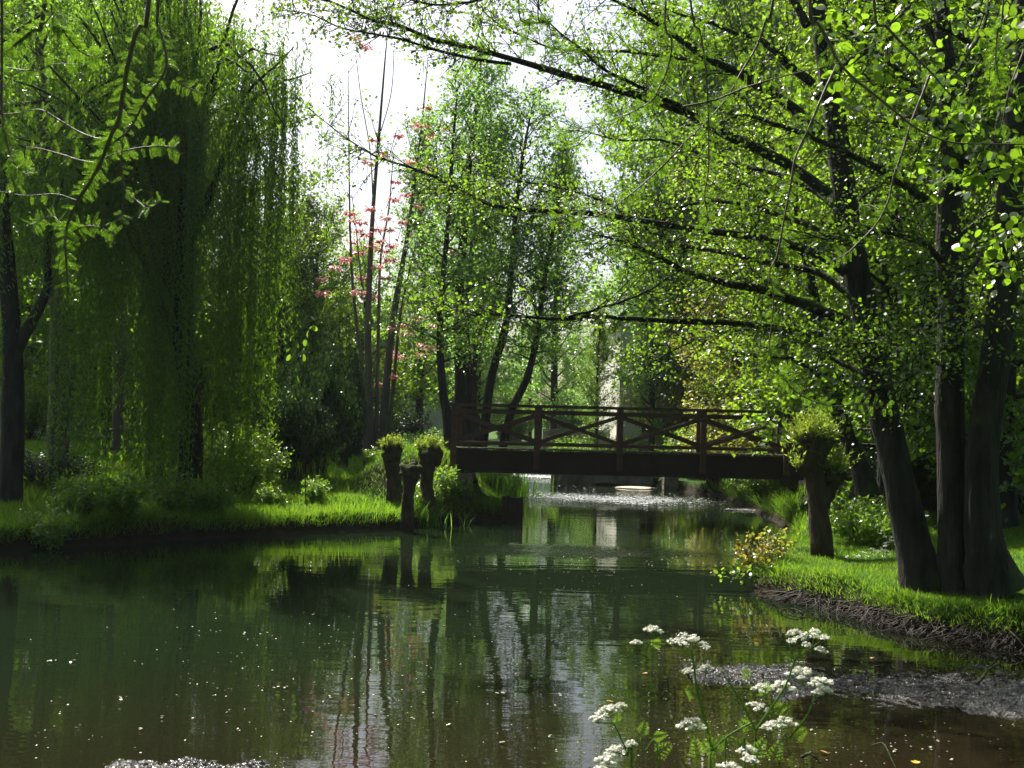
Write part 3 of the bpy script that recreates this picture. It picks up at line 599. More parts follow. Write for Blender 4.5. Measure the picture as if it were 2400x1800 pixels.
TREES += [('alder', 1300, 51, 1.15, 'tall hazy tree right of the grove above the weir', M['grey']), ('alder', 985, 50, 1.15, 'tall light tree between pink leaved stems and grove', M['alder']), ('lime', 1245, 66, 0.75, 'hazy low tree above the weir', M['grey']), ('lime', 1340, 70, 0.7, 'hazy low tree left of the white house', M['wood']), ('wood', 1590, 47, 1.35, 'tall tree behind the white house gable', M['wood']), ('wood', 1720, 43, 1.45, 'tall tree closing the sky left of the leaning alder', M['alder']), ('wood', 1870, 47, 1.55, 'tall tree behind the upper leaning alder', M['lime']), ('wood', 2010, 42, 1.5, 'tall tree behind the gap right of the leaning alder', M['alder']),
    ('wood', 2150, 47, 1.6, 'tall tree behind the straight alder, above the thicket', M['wood']), ('wood', 2290, 40, 1.5, 'tall tree between the straight and the outermost alder tops', M['lime']), ('wood', 2450, 42, 1.6, 'tall tree in the far right corner', M['alder']), ('lime', 2080, 20, 1.05, 'bright tree on the lawn close behind the alders', M['alder']), ('lime', 2360, 19, 1.1, 'bright tree on the lawn right of the outermost alder', M['wood']),
    ('lime', 1075, 62, 1.0, 'round tree filling the gap behind the first bridge panel', M['wood']),
    ('lime', 330, 35, 1.0, 'sunlit tree just behind the willow trunk', M['lime']), ('lime', 130, 37, 1.1, 'sunlit tree behind the brown trunk', M['lime']), ('wood', 60, 40, 1.2, 'broad tree between the two left trunks', M['lime']), ('lime', 430, 37, 1.1, 'sunlit tree glowing through the willow curtain', M['lime']),
    ('wood', 1835, 34, 0.8, 'broad tree above the right bank beyond the fourth railing cross', M['alder']), ('lime', 2010, 27, 0.85, 'bright tree close behind the right end of the bridge', M['alder']), ('wood', 2180, 22, 0.95, 'broad tree close behind the straight alder', M['lime']), ('wood', 1530, 64, 1.05, 'far tree over the white house roof', M['grey'])]
for key, px, d, sc, lab, lm in TREES: put(key, px, d, sc, lab, G2, leafm=lm)
G3 = 'distant trees closing the view'
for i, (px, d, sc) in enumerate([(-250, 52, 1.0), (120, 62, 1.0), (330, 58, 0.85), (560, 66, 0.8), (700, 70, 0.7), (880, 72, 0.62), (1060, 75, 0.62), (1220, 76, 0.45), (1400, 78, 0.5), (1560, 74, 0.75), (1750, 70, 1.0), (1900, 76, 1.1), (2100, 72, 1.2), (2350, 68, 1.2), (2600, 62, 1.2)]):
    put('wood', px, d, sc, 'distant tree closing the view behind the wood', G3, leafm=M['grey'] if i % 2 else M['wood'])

G8 = 'leafy thickets filling the edge of the wood'
for px, d, sc, lm, lab in [(-120, 40, 1.0, None, 'thicket behind the far left trunks'), (190, 52, 1.3, M['alder'], 'pale thicket beyond the low wall under the willow'), (420, 46, 1.2, M['lime'], 'bright thicket glowing behind the middle of the willow'), (560, 40, 1.1, M['alder'], 'thicket behind the brownish bush right of the willow'),
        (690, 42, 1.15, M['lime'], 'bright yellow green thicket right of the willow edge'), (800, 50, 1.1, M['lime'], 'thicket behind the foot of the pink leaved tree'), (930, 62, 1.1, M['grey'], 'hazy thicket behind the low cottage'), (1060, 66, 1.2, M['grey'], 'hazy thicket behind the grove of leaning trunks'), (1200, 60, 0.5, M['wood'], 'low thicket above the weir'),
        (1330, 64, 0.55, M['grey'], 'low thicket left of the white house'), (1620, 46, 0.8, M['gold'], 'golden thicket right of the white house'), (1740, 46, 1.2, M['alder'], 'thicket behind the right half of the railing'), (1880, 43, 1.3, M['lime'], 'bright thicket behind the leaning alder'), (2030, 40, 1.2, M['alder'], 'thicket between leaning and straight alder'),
        (2180, 44, 1.3, M['lime'], 'bright thicket behind the straight alder'), (2340, 46, 1.1, M['wood'], 'thicket behind the outermost alder'), (2480, 40, 1.2, M['alder'], 'thicket at the right frame edge'), (1990, 28, 0.8, M['lime'], 'bright thicket close behind the slim bending tree'), (2240, 30, 0.8, M['alder'], 'leafy thicket on the lawn behind the alder stems')]:
    put('thicket', px, d, sc, lab, G8, leafm=lm)
# unseen trees added behind and beside the camera to block open-sky fill
for i, (x, y, sc, lm) in enumerate([(-9, -4, 1.1, None), (-3, -9, 1.2, None), (4, -8, 1.1, None), (10.5, -3, 1.15, None), (13, 4, 1.1, None), (-14, 3, 1.1, None), (0, -16, 1.4, None), (-10, -14, 1.4, None), (11, -13, 1.4, None), (18, 10, 1.2, None), (14, 16, 1.1, None), (-22, 1, 1.2, None)]):
    put('wood', 0, y, sc, 'broad unseen tree added behind or beside the camera to block sky light', 'unseen trees added to block sky light', x=x, leafm=lm)
# ---- trunks visible under the willow on the left
G4 = 'bare lower trunks seen under the willow'
stem_tree('woodland_tree', 'dark ivy clad forked trunk at the left frame edge', [(30, 1092), (30, 980), (31, 860), (27, 760), (18, 640), (8, 500), (0, 340), (-10, 150), (-15, -60), (-20, -250)], 0.22, 20.5, M['wood'], 2.4, 11, G4, 0.3, 0.09, 0.06, 0.6, fork=[(33, 830), (60, 780), (90, 725), (112, 670), (110, 600), (125, 500), (150, 420)])
stem_tree('woodland_tree', 'straight brown trunk beside the dark forked trunk, low fork at its top', [(140, 1060), (138, 960), (139, 850), (138, 740), (132, 690), (120, 560), (100, 380), (100, 200), (80, 0), (80, -200)], 0.24, 24, M['wood'], 2.8, 12, G4, 0.3, 0.1, 0.07, 0.62, 'bark_brown')
stem_tree('woodland_tree', 'grey brown trunk in front of the pale wall gap beneath the willow', [(284, 1058), (283, 960), (282, 860), (283, 770), (300, 640), (310, 450), (320, 250), (330, 50), (335, -100)], 0.23, 28, M['wood'], 2.6, 13, G4, 0.3, 0.1, 0.07, 0.62, 'bark_brown')
stem_tree('woodland_tree', 'thin dark stem with bare side branches behind the willow curtain', [(378, 1090), (379, 1000), (381, 880), (383, 760), (384, 560), (388, 340), (390, 140), (395, 0)], 0.1, 24.5, M['wood'], 1.5, 14, G4, 0.8, 0.1, 0.07, 0.4)

# ---- pink leaved tree
rng = np.random.default_rng(61); d = 33.0
b0 = P(880, 1055, d); b0[2] = gz1(b0[0], b0[1])
root = thing('pink_leaved_tree', 'tall many stemmed tree with salmon pink tufts of young leaves', 'tree', b0)
for pts, r_ in [(k([(800, 965), (798, 860), (795, 700), (800, 560), (806, 450), (818, 300), (830, 150), (838, 60)]), 0.14),
                (k([(826, 962), (832, 860), (848, 700), (866, 590), (882, 500), (895, 400), (910, 280), (925, 120)]), 0.15),
                (k([(812, 962), (815, 830), (818, 700), (822, 560), (840, 450), (850, 330)]), 0.08),
                (k([(838, 960), (850, 830), (862, 700), (872, 640), (900, 520), (930, 380)]), 0.07),
                (k([(790, 960), (782, 800), (764, 640), (757, 520), (754, 350), (752, 150)]), 0.07),
                (k([(806, 700), (780, 600), (770, 500), (760, 420)]), 0.03),
                (k([(806, 450), (800, 330), (780, 210), (770, 130)]), 0.025), (k([(818, 300), (845, 200), (852, 90)]), 0.02)]:
    sm = MB(); p, r = smooth(PL(pts, d, d + rng.normal() * 0.4), 22, np.linspace(r_, 0.012, len(pts)))
    if pts[0][1] > 1000: p[0, 2] = gz1(p[0, 0], p[0, 1]) - 0.1
    sm.tube(p, r, 8, False, 0.02, rng); sm.build('stem', M['bark_grey'], root, True)
tufts = k([(960, 275), (955, 410), (975, 467), (972, 543), (890, 505), (845, 530), (780, 480), (772, 497), (762, 522), (800, 450), (840, 495), (802, 532), (785, 600), (725, 578), (695, 602), (697, 633), (775, 632), (812, 575), (842, 560),
    (940, 703), (915, 745), (905, 685), (876, 720), (850, 710), (848, 760), (925, 750), (910, 766), (828, 830), (850, 812), (870, 702), (835, 470), (902, 445), (740, 75), (792, 100), (765, 80), (900, 130), (850, 80), (915, 155),
    (922, 230), (880, 240), (860, 292), (828, 330), (915, 270), (932, 290), (905, 268), (890, 350), (855, 392), (930, 362), (755, 460), (790, 505), (820, 520), (765, 475), (830, 600), (870, 480), (800, 640), (745, 560), (810, 300), (795, 350), (850, 430), (880, 420), (830, 540), (775, 545), (815, 495), (862, 770)])
for (x, y) in tufts:
    if y < 290 and rng.uniform() < 0.45: continue
    c = P(x, y, d + rng.normal() * 0.7); lf = MB(); n = 64; az = rng.uniform(0, 6.283, n); el = rng.uniform(-0.35, 0.45, n)
    dd = np.stack([np.cos(az) * np.cos(el), np.sin(az) * np.cos(el), np.sin(el)], -1); rr = rng.uniform(0.02, 0.17, n)
    lf.leaves(c + dd * rr[:, None] * rng.uniform(0.8, 1.2), nrm(dd - UP * 0.35), nrm(UP + rnd(rng, n) * 0.6), 0.13, 0.055, 'lance'); tf = lf.build('leaf_tuft', M['pink'], root); tw = MB(); tw.twigs((c + np.array([rng.normal() * 0.25, rng.normal() * 0.1, -rng.uniform(0.5, 1.0)]))[None], c[None], 0.014, 0.006); tw.build('twig', M['bark_grey'], tf)
# ---- shrubs and herbs
G5 = 'shrubs on the left bank'
put('bush', 742, 27.5, (0.6, 0.6, 1.5), 'large very dark evergreen shrub beside the pink leaved stems', G5)
put('bush', 690, 26.0, (0.6, 0.6, 1.05), 'dark evergreen shrub spreading in front of the largest evergreen, near the willow', G5)
put('bush', 808, 32, (0.4, 0.4, 1.7), 'dark tall shrub tight against the pale stems of the pink leaved tree', G5)
put('bush', 100, 22.8, (0.9, 0.5, 0.32), 'low dark hedge beneath the forked trunk', G5)
put('bush', 560, 24, (0.7, 0.7, 0.7), 'thin brownish twiggy bush between willow curtain and evergreen', G5, leafm=M['alder'])
put('bush', 940, 37, (0.7, 0.7, 0.5), 'rounded grey green shrub behind the pollard stumps', G5, leafm=M['grey'])
put('bush', 1010, 35, (0.6, 0.6, 0.4), 'low pale shrub near the bridge end post', G5, leafm=M['wood'])
put('bush', 60, 34, (1.0, 1.0, 0.9), 'sunlit bright bush between the two left trunks', G5, leafm=M['lime'])
put('bush', 330, 44, (1.4, 1.4, 0.8), 'pale bush before the far wall under the willow', G5, leafm=M['wood'])
put('bush', 1000, 42, (0.75, 0.7, 0.62), 'hazy bush in front of the low cottage', G5, leafm=M['grey'])
put('bush', 960, 47, (1.0, 0.8, 0.95), 'darker bush beside the cottage, left of the hazy one', G5)
G6 = 'shrubs on the right bank'
put('bush', 1345, 46, (0.8, 0.6, 0.6), 'green bush spilling over the garden wall', G6, leafm=M['wood'])
put('bush', 1480, 46, (0.7, 0.6, 0.6), 'low bush at the foot of the white house', G6, leafm=M['alder'])
put('bush', 1810, 29, (0.55, 0.7, 0.55), 'dark low bush overhanging the water under the right of the bridge', G6, leafm=M['alder'])
put('bush', 1770, 32, (0.5, 0.7, 0.5), 'low bush on the muddy bank behind the bridge', G6, leafm=M['wood'])
put('bush', 1800, 33, (1.5, 1.3, 1.25), 'brownish twiggy bush behind the right half of the bridge railing', G6, leafm=M['gold'])
put('bush', 1700, 37, (1.2, 1.2, 1.0), 'low golden bush at the water behind the third railing cross', G6, leafm=M['alder'])
put('bush', 1930, 29, (1.2, 1.2, 1.0), 'dense dark bush at the right end of the bridge', G6)
put('bush', 2140, 22, (0.8, 0.8, 1.3), 'ivy green bush between the leaning and the straight alder', G6, leafm=M['dark'])
put('bush', 2290, 24, (1.0, 1.0, 0.9), 'leafy bush seen between the straight and outermost alder stems', G6, leafm=M['wood'])
put('bush', 2440, 21, (1.1, 1.1, 0.8), 'dark rounded bush at the right frame edge on the lawn', G6, leafm=M['wood'])
put('bush', 1430, 43.0, (0.8, 0.5, 0.5), 'green bush growing over the quay wall by the white house', G6, leafm=M['alder'])
put('bush', 1640, 41, (0.8, 0.7, 0.5), 'golden green bush beside the stone pier', G6, leafm=M['gold'])
G7 = 'leafy herb clumps on the banks'
HERBS = [(1030, 24.5, 1.35, 'tall nettle clump against the left abutment'), (1062, 24.6, 1.1, 'nettle clump tucked beneath the left beam end'), (1018, 23.9, 0.9, 'low bright herb clump right of the pollard stumps'),
    (1158, 28.4, 1.4, 'bright herb clump on the bank below the beam'), (1185, 30.5, 1.1, 'herb clump behind the brightest one beyond the bridge'), (990, 23.5, 0.7, 'small herb clump between stumps and water'),
    (748, 23.2, 0.75, 'herb clump before the dark evergreen'), (640, 22.4, 0.7, 'herb clump at the bank edge right of the willow trunk'), (420, 20.2, 1.1, 'shaded herb clump on the bank left of the willow trunk'), (200, 18.8, 1.2, 'shaded herb clump low at the left bank edge'),
    (2020, 17.5, 1.0, 'bright herb clump right behind the pollard willow'), (2075, 16.8, 0.9, 'flowering herb clump left of the leaning alder'), (1985, 19, 1.2, 'herb clump in the shade of the slim bending tree'), (2110, 18.5, 1.1, 'leafy clump behind the leaning alder foot')]
HERBS += [(130, 17.7, 1.0, 'willow shaded herb clump hanging over the far left water edge'), (300, 19.0, 1.15, 'dark herb clump at the water edge below the willow middle'), (500, 20.6, 1.0, 'herb clump at the water edge under the willow right side'), (880, 26.5, 0.6, 'small herb tuft on the sunlit slope behind the stumps'), (1090, 25.6, 0.5, 'fern like tuft growing on the end of the left beam')]
for px, d_, sc, lab in HERBS: put('herb', px, d_, sc, lab, G7)

rng = np.random.default_rng(77); b_ = P(720, 1090, 22.6); b_[2] = gz1(b_[0], b_[1])
sap = thing('sapling', 'thin sapling with a few large glowing yellow green leaves before the dark evergreen', 'sapling', b_); tw = MB(); lf = MB()
p, r = smooth(np.vstack([b_, PL([(712, 1000), (690, 900), (705, 840), (738, 765), (748, 740)], 22.6)]), 20, np.linspace(0.012, 0.004, 6)); tw.tube(p, r, 5)
q = PL([(748, 748), (738, 762), (722, 775), (744, 775), (715, 795), (718, 812), (712, 830), (680, 830), (660, 826), (700, 815), (730, 742)], 22.6); n = len(q); lf.leaves(q, nrm(rnd(rng, n) - UP * 0.5), nrm(-fw * 0.5 + UP * 0.5 + rnd(rng, n) * 0.9), 0.15 * rng.uniform(0.6, 1.2, n), 0.11, 'round')
tw.build('stem', M['bark'], sap, True); lf.build('leaves', M['herb'], sap)
# ---- grass
def in_land(x, y, lo=0.12, hi=99):
    sd = river_sd(x, y); return (sd > lo) & (sd < hi)
def grass(name, rng, n, x0, x1, y0, y1, ln, wd, mat, dens=None):
    x = rng.uniform(x0, x1, n); y = rng.uniform(y0, y1, n); ok = in_land(x, y, 0.1)
    if dens is not None: ok &= rng.uniform(0, 1, n) < dens(x, y)
    x, y = x[ok], y[ok]; n = len(x); z = gz(x, y)
    ok = z > 0.18; x, y, z = x[ok], y[ok], z[ok]; n = len(x)
    tall = 0.6 + 0.9 * np.clip(wob(x, y, 1.6) * 0.5 + 0.5, 0, 1)
    az = rng.uniform(0, 6.283, n); tilt = rng.uniform(0.05, 0.65, n)
    dv = np.stack([np.cos(az) * tilt, np.sin(az) * tilt, np.ones(n)], -1); nn = np.stack([np.cos(az), np.sin(az), -tilt], -1)
    mb = MB(); mb.leaves(np.stack([x, y, z - 0.02], -1), dv, nn, ln * rng.uniform(0.5, 1.25, n) * tall, wd, 'blade')
    return tag(mb.build(name, mat), 'grass growing on the banks', 'grass', None, 'stuff')
rng = np.random.default_rng(71)
def vis(x, y): return np.where(np.abs(x / np.maximum(y, 1)) < 0.56, 1, 0.1)
grass('grass', rng, 210000, 3.3, 11, 10.8, 20, 0.075, 0.006, M['grass'], vis)
grass('grass', rng, 60000, 4.5, 16, 20, 34, 0.2, 0.016, M['grass'], vis)
grass('grass', rng, 150000, -12, 0.5, 16.8, 27, 0.14, 0.010, M['grass'], vis)
grass('grass', rng, 60000, -15, 0.6, 27, 42, 0.24, 0.02, M['grass'], vis)
grass('grass', rng, 22000, -5, 6, 1.5, 4.3, 0.2, 0.006, M['grass'], lambda x, y: np.ones_like(x) * 0.7)
M['straw'] = leaf_mat('yellow_green_blade', [(0.10, 0.15, 0.015), (0.13, 0.17, 0.03)], (0.36, 0.5, 0.04), 0.5, 0.03, 0.4)
patchy = lambda x, y: np.clip(wob(x, y, 1.1) * 1.3 + 0.1, 0, 1) * vis(x, y)
grass('grass', rng, 60000, 3.3, 11, 10.8, 22, 0.09, 0.008, M['straw'], patchy)
grass('grass', rng, 45000, -12, 0.5, 17, 29, 0.2, 0.011, M['straw'], patchy)
def fringe(rng, n, x0, x1, y0, y1, ln, mat):
    x = rng.uniform(x0, x1, n); y = rng.uniform(y0, y1, n); sd = river_sd(x, y) + 0.10 * wob(x, y, 2.2); ok = (sd > 0.06) & (sd < 0.34 + 0.16 * wob(x, y, 1.9)); x, y = x[ok], y[ok]; n = len(x)
    e = 0.03; gxx = (river_sd(x + e, y) - river_sd(x - e, y)); gyy = (river_sd(x, y + e) - river_sd(x, y - e)); o_ = -nrm(np.stack([gxx, gyy, np.zeros(n)], -1))
    z = gz(x, y); ok = z > 0.12; x, y, z, o_ = x[ok], y[ok], z[ok], o_[ok]; n = len(x)
    dv = nrm(o_ * rng.uniform(0.1, 1.1, n)[:, None] + UP * 0.8 + rnd(rng, n) * 0.45); nn = nrm(o_ * 0.8 + UP * 0.2 + rnd(rng, n) * 0.3); mb = MB(); mb.leaves(np.stack([x, y, z - 0.02], -1), dv, -nn * 0 + nrm(np.cross(np.cross(dv, -UP), dv) + rnd(rng, n) * 0.2), ln * rng.uniform(0.4, 1.2, n), 0.011, 'blade')
    tag(mb.build('grass', mat), 'longer grass hanging over the bank edges', 'grass', None, 'stuff')
fringe(rng, 80000, 3.2, 9, 10.8, 24, 0.15, M['grass']); fringe(rng, 90000, -12, 0.4, 16.5, 25, 0.42, M['grass']); fringe(rng, 20000, 3.2, 9, 10.8, 24, 0.17, M['straw']); fringe(rng, 40000, 5, 9, 24, 38, 0.5, M['grass'])
# reeds by the left bank beyond the bridge, and sedge at the stumps
def reed(name, label, cx, cy, rx, ry, n, h, seed):
    rng = np.random.default_rng(seed); x = cx + rng.normal(size=n) * rx; y = cy + rng.normal(size=n) * ry; az = rng.uniform(0, 6.283, n); t = rng.uniform(0.03, 0.3, n)
    mb = MB(); z = np.maximum(gz(x, y), -0.1)
    mb.leaves(np.stack([x, y, z - 0.02], -1), np.stack([np.cos(az) * t, np.sin(az) * t, np.ones(n)], -1), np.stack([np.cos(az), np.sin(az), -t], -1), h * rng.uniform(0.5, 1.1, n), 0.022, 'blade')
    return tag(mb.build(name, M['reed']), label, 'reeds', 'reed and sedge clumps at the water')
reed('reed_clump', 'tall green reed clump at the waterside beyond the bridge', 0.1, 34, 0.45, 1.0, 420, 1.2, 1)
reed('reed_clump', 'bushy bright sedge on the bank just behind the rusty pile', -0.1, 29.0, 0.25, 0.9, 420, 0.8, 2)
reed('reed_clump', 'tuft of upright sedge between the pollard stumps and the abutment', -1.75, 23.1, 0.16, 0.14, 160, 0.55, 3)
reed('reed_clump', 'single thin sedge tuft standing in water before the abutment', -0.98, 23.6, 0.03, 0.03, 12, 0.6, 4)

# ------------------------------------------------------------------ pollard willow stumps
def pollard(label, base_px, d, trunk_pts, rads, heads, seed, leafn, leaf_h=0.28, base_z=None):
    rng = np.random.default_rng(seed); b_ = P(base_px[0], base_px[1], d); b_[2] = gz1(b_[0], b_[1])
    root = thing('pollard_willow', label, 'tree stump', b_, 'pollard willow stumps')
    tb = MB()
    for pts, rr in zip(trunk_pts, rads):
        p, r = smooth(PL(pts, d), 14, rr); 
        if pts is trunk_pts[0]: p[0, 2] = min(p[0, 2], b_[2]) - 0.15
        tb.tube(p, r, 12, True, 0.07, rng)
    tb.build('trunk', M['stump'], root, True)
    for (hx, hy, rx, rz, ln, hz) in heads:
        hb = MB(); c = P(hx, hy, d); hb.lump(c, (rx, rx * 0.9, rz), rng, 0.22, 22, 16)
        for _ in range(16):
            q = rnd(rng, 1)[0]; hb.lump(c + q * np.array([rx, rx * 0.9, rz]) * 0.9, np.array([1, 1, 1]) * rx * rng.uniform(0.16, 0.42), rng, 0.2, 10, 8)
        h_ = hb.build('knobbly_head', M['stump'], root, True)
        if ln:
            lf, st = MB(), MB(); q = rnd(rng, ln); q[:, 2] = np.abs(q[:, 2]) * 0.9 + hz; q[:, 1] += 0.35; q[:, 0] -= 0.1; q = nrm(q)
            a = c + q * np.array([rx, rx * 0.9, rz]) * 0.95; dv = nrm(q * 0.6 + UP * 0.7 + rnd(rng, ln) * 0.4); l_ = leaf_h * rng.uniform(0.15, 1.0, ln) ** 1.3 * 1.25
            st.twigs(a, a + dv * l_[:, None], 0.004, 0.002); kk = np.repeat(np.arange(ln), 7); u = rng.uniform(0.15, 1, len(kk))
            lf.leaves(a[kk] + dv[kk] * (l_[kk] * u)[:, None], nrm(dv[kk] + rnd(rng, len(kk)) * 0.8), rnd(rng, len(kk)), 0.085 * rng.uniform(0.5, 1.2, len(kk)), 0.02, 'lance')
            st.build('shoots', M['stalk'], root); lf.build('shoot_leaves', M['shoot'], root)
    return root
pollard('dark pollard stump of the left three, standing furthest up the grass with a green tuft', (922, 1165), 24.2, [[(926, 1165), (922, 1120), (920, 1085), (918, 1065)]], [[0.2, 0.16, 0.17, 0.21]], [(920, 1062, 0.225, 0.22, 170, 0.25)], 81, 1, 0.2)
pollard('shortest pollard stump, bare headed and rooted at the waterline', (957, 1228), 21.9, [[(956, 1228), (955, 1180), (960, 1140), (963, 1108)]], [[0.15, 0.12, 0.13, 0.17]], [(964, 1104, 0.22, 0.2, 0, 0)], 82, 0)
pollard('pollard stump nearest the bridge with a broad leafy head', (1000, 1185), 23.4, [[(1004, 1185), (1000, 1140), (1002, 1100), (1007, 1070)]], [[0.17, 0.14, 0.15, 0.22]], [(1008, 1066, 0.24, 0.23, 190, 0.25)], 83, 1, 0.22)
pollard('pollard willow on the right bank with bright leafy shoots over its knobbly head', (1922, 1277), 16.5,
    [[(1926, 1280), (1920, 1220), (1915, 1160), (1908, 1110), (1905, 1070)], [(1925, 1190), (1940, 1160), (1952, 1135), (1957, 1120)], [(1912, 1140), (1895, 1115), (1882, 1103)]],
    [[0.19, 0.155, 0.145, 0.16, 0.19], [0.1, 0.1, 0.1, 0.11], [0.06, 0.06, 0.07]],
    [(1908, 1048, 0.25, 0.27, 330, 0.15), (1957, 1116, 0.16, 0.16, 150, 0.1), (1880, 1102, 0.085, 0.085, 30, 0.3)], 84, 1, 0.33)

# ------------------------------------------------------------------ footbridge
BY, BX0, PAN = 25.0, -1.33, 1.94
DZ, RZ, BB = 1.69, 2.72, 1.12
br = thing('footbridge', 'dark red brown timber footbridge with crossed railing panels spanning the river', 'bridge', (3.5, BY + 0.39, BB))
for yy, fr, sx0 in ((BY, -1, 0.0), (BY + 0.78, 1, 0.08)):
    mb = MB(); mb.box((3.55, yy + 0.03 * -fr, (DZ + BB) / 2 - 0.03), (9.9, 0.16, DZ - BB - 0.06)); mb.box((3.55, yy - 0.0 * fr, BB + 0.012), (9.9, 0.24, 0.03)); mb.build('side_beam', M['beam'], br)
    yf = yy + fr * 0.12
    for i in range(6):
        x = BX0 + i * PAN + sx0; mb = MB(); mb.box((x, yf, (RZ - 0.05 + BB + 0.1) / 2), (0.13, 0.12, RZ - 0.05 - BB - 0.1)); mb.build('post', M['bridge'], br)
    yb = yf
    mb = MB(); mb.box((3.52 + sx0, yb, RZ - 0.025), (9.98, 0.17, 0.05)); mb.build('handrail', M['bridge'], br)
    for i in range(5):
        xa, xb = BX0 + i * PAN + 0.068 + sx0, BX0 + (i + 1) * PAN - 0.068 + sx0
        mb = MB(); mb.box(((xa + xb) / 2, yb, RZ - 0.17), (xb - xa, 0.07, 0.09)); mb.build('upper_rail', M['bridge'], br)
        mb = MB(); mb.box(((xa + xb) / 2, yb, DZ + 0.11), (xb - xa, 0.07, 0.07)); mb.build('lower_rail', M['bridge'], br)
        for s_, (za, zb), of in ((0, (DZ + 0.17, RZ - 0.25), -0.021), (1, (RZ - 0.25, DZ + 0.17), 0.021)):
            mb = MB(); mb.bar((xa - 0.0, yb + of, za), (xb + 0.0, yb + of, zb), 0.038, 0.085); mb.build('cross_brace', M['bridge'], br)
mb = MB(); rng = np.random.default_rng(91)
nx_ = 66
for i in range(nx_):
    x = -1.4 + (i + 0.5) * 9.9 / nx_; mb.box((x, BY + 0.39 + rng.normal() * 0.006, DZ - 0.018 + rng.normal() * 0.004), (9.9 / nx_ - 0.014, 0.88, 0.04))
mb.build('deck', M['deck'], br)
# abutments
def blocks(mb, x0, x1, y0, y1, z0, z1, rng, bw=0.42, bh=0.22, face=0.02):
    z = z0
    while z < z1 - 0.01:
        h_ = min(bh * rng.uniform(0.8, 1.2), z1 - z); x = x0 - rng.uniform(0, bw * 0.5)
        while x < x1:
            w_ = bw * rng.uniform(0.6, 1.3); a, b_ = max(x, x0), min(x + w_, x1)
            if b_ - a > 0.05: mb.box(((a + b_) / 2, (y0 + y1) / 2 + rng.normal() * face * 0.4, z + h_ / 2), (b_ - a - 0.012, y1 - y0 + rng.uniform(0, face), h_ - 0.012))
            x += w_
        z += h_
rng = np.random.default_rng(92)
ab = MB(); blocks(ab, -1.75, -0.85, 24.75, 27.4, -0.4, 1.105, rng); o = ab.build('stone_abutment', M['stone']); tag(o, 'shaded mossy stone abutment carrying the left end of the footbridge', 'abutment', 'bridge abutments')
ab = MB(); blocks(ab, 7.4, 8.5, 24.75, 27.4, 0.0, 1.105, rng); o = ab.build('stone_abutment', M['stone']); tag(o, 'stone abutment under the bridge end hidden behind the pollard willow', 'abutment', 'bridge abutments')
pl_ = MB()
for i in range(5):
    a = P(1180 + i * 10, 1222, 24.6 - 0.02 * i); pl_.box((a[0], a[1], 0.14 + 0.02 * math.sin(i * 2)), (0.095, 0.07 + 0.03 * (i % 2), 0.92 - 0.015 * i))
tag(pl_.build('timber_pile_wall', M['beam']), 'short dark rusty row of piles in the water under the left of the bridge', 'pile wall')

# ------------------------------------------------------------------ weir, walls, houses
rng = np.random.default_rng(95)
wr = thing('weir', 'white water falling over a low weir beyond the bridge', 'weir', (0.3, 47.8, 0))
mb = MB(); mb.box((0.3, 48.3, 0.1), (3.4, 0.8, 1.5)); mb.build('sill', M['stone'], wr)
n = 90; xs = np.linspace(-1.3, 1.88, n); prof_ = np.array([(48.6, 0.88), (47.95, 0.90), (47.86, 0.84), (47.78, 0.5), (47.6, 0.14), (47.2, 0.05), (46.6, 0.02)])
V = np.zeros((len(prof_), n, 3))
for i, (yy, zz) in enumerate(prof_):
    V[i, :, 0] = xs; V[i, :, 1] = yy - 0.05 * np.abs(np.sin(xs * 9 + i)) + rng.normal(size=n) * 0.03; V[i, :, 2] = zz + rng.normal(size=n) * 0.012 * (i > 1)
mb = MB(); ii = np.arange(len(prof_) - 1)[:, None] * n + np.arange(n - 1)[None]; mb.add(V, np.stack([ii, ii + 1, ii + n + 1, ii + n], -1).reshape(-1, 4)); mb.build('falling_water', M['foam_glint'], wr)
mb = MB(); blocks(mb, 1.95, 5.65, 42.0, 42.4, -0.4, 1.15, rng, 0.5, 0.25, 0.04); mb.box((3.8, 42.2, 1.2), (3.9, 0.6, 0.1)); tag(mb.build('quay_wall', M['stone']), 'dark low stone quay wall at the water beyond the bridge', 'wall')
mb = MB(); blocks(mb, 1.6, 2.25, 41.3, 41.95, -0.4, 0.62, rng, 0.3, 0.2, 0.05); tag(mb.build('stone_pier', M['stone']), 'ragged stone pier at the weir end of the quay wall', 'pier', 'stone piers in the river')
mb = MB(); blocks(mb, 5.65, 6.2, 39.2, 39.8, -0.4, 0.66, rng, 0.3, 0.2, 0.05); tag(mb.build('stone_pier', M['stone']), 'pale square stone pier beside the golden bush', 'pier', 'stone piers in the river')
mb = MB(); mb.lump((4.75, 40.2, 0.02), (0.82, 0.6, 0.055), rng, 0.1, 30, 10); tag(mb.build('gravel_bar', M['sand'], None, True), 'small pale gravel bar lying in the water before the quay wall', 'gravel bar', 'gravel and mud bars')
mb = MB(); mb.lump((6.95, 30.2, 0.0), (0.9, 0.28, 0.05), rng, 0.1, 30, 10); tag(mb.build('gravel_bar', M['mud'], None, True), 'thin glinting mud strip at the water edge behind the pollard willow', 'gravel bar', 'gravel and mud bars')
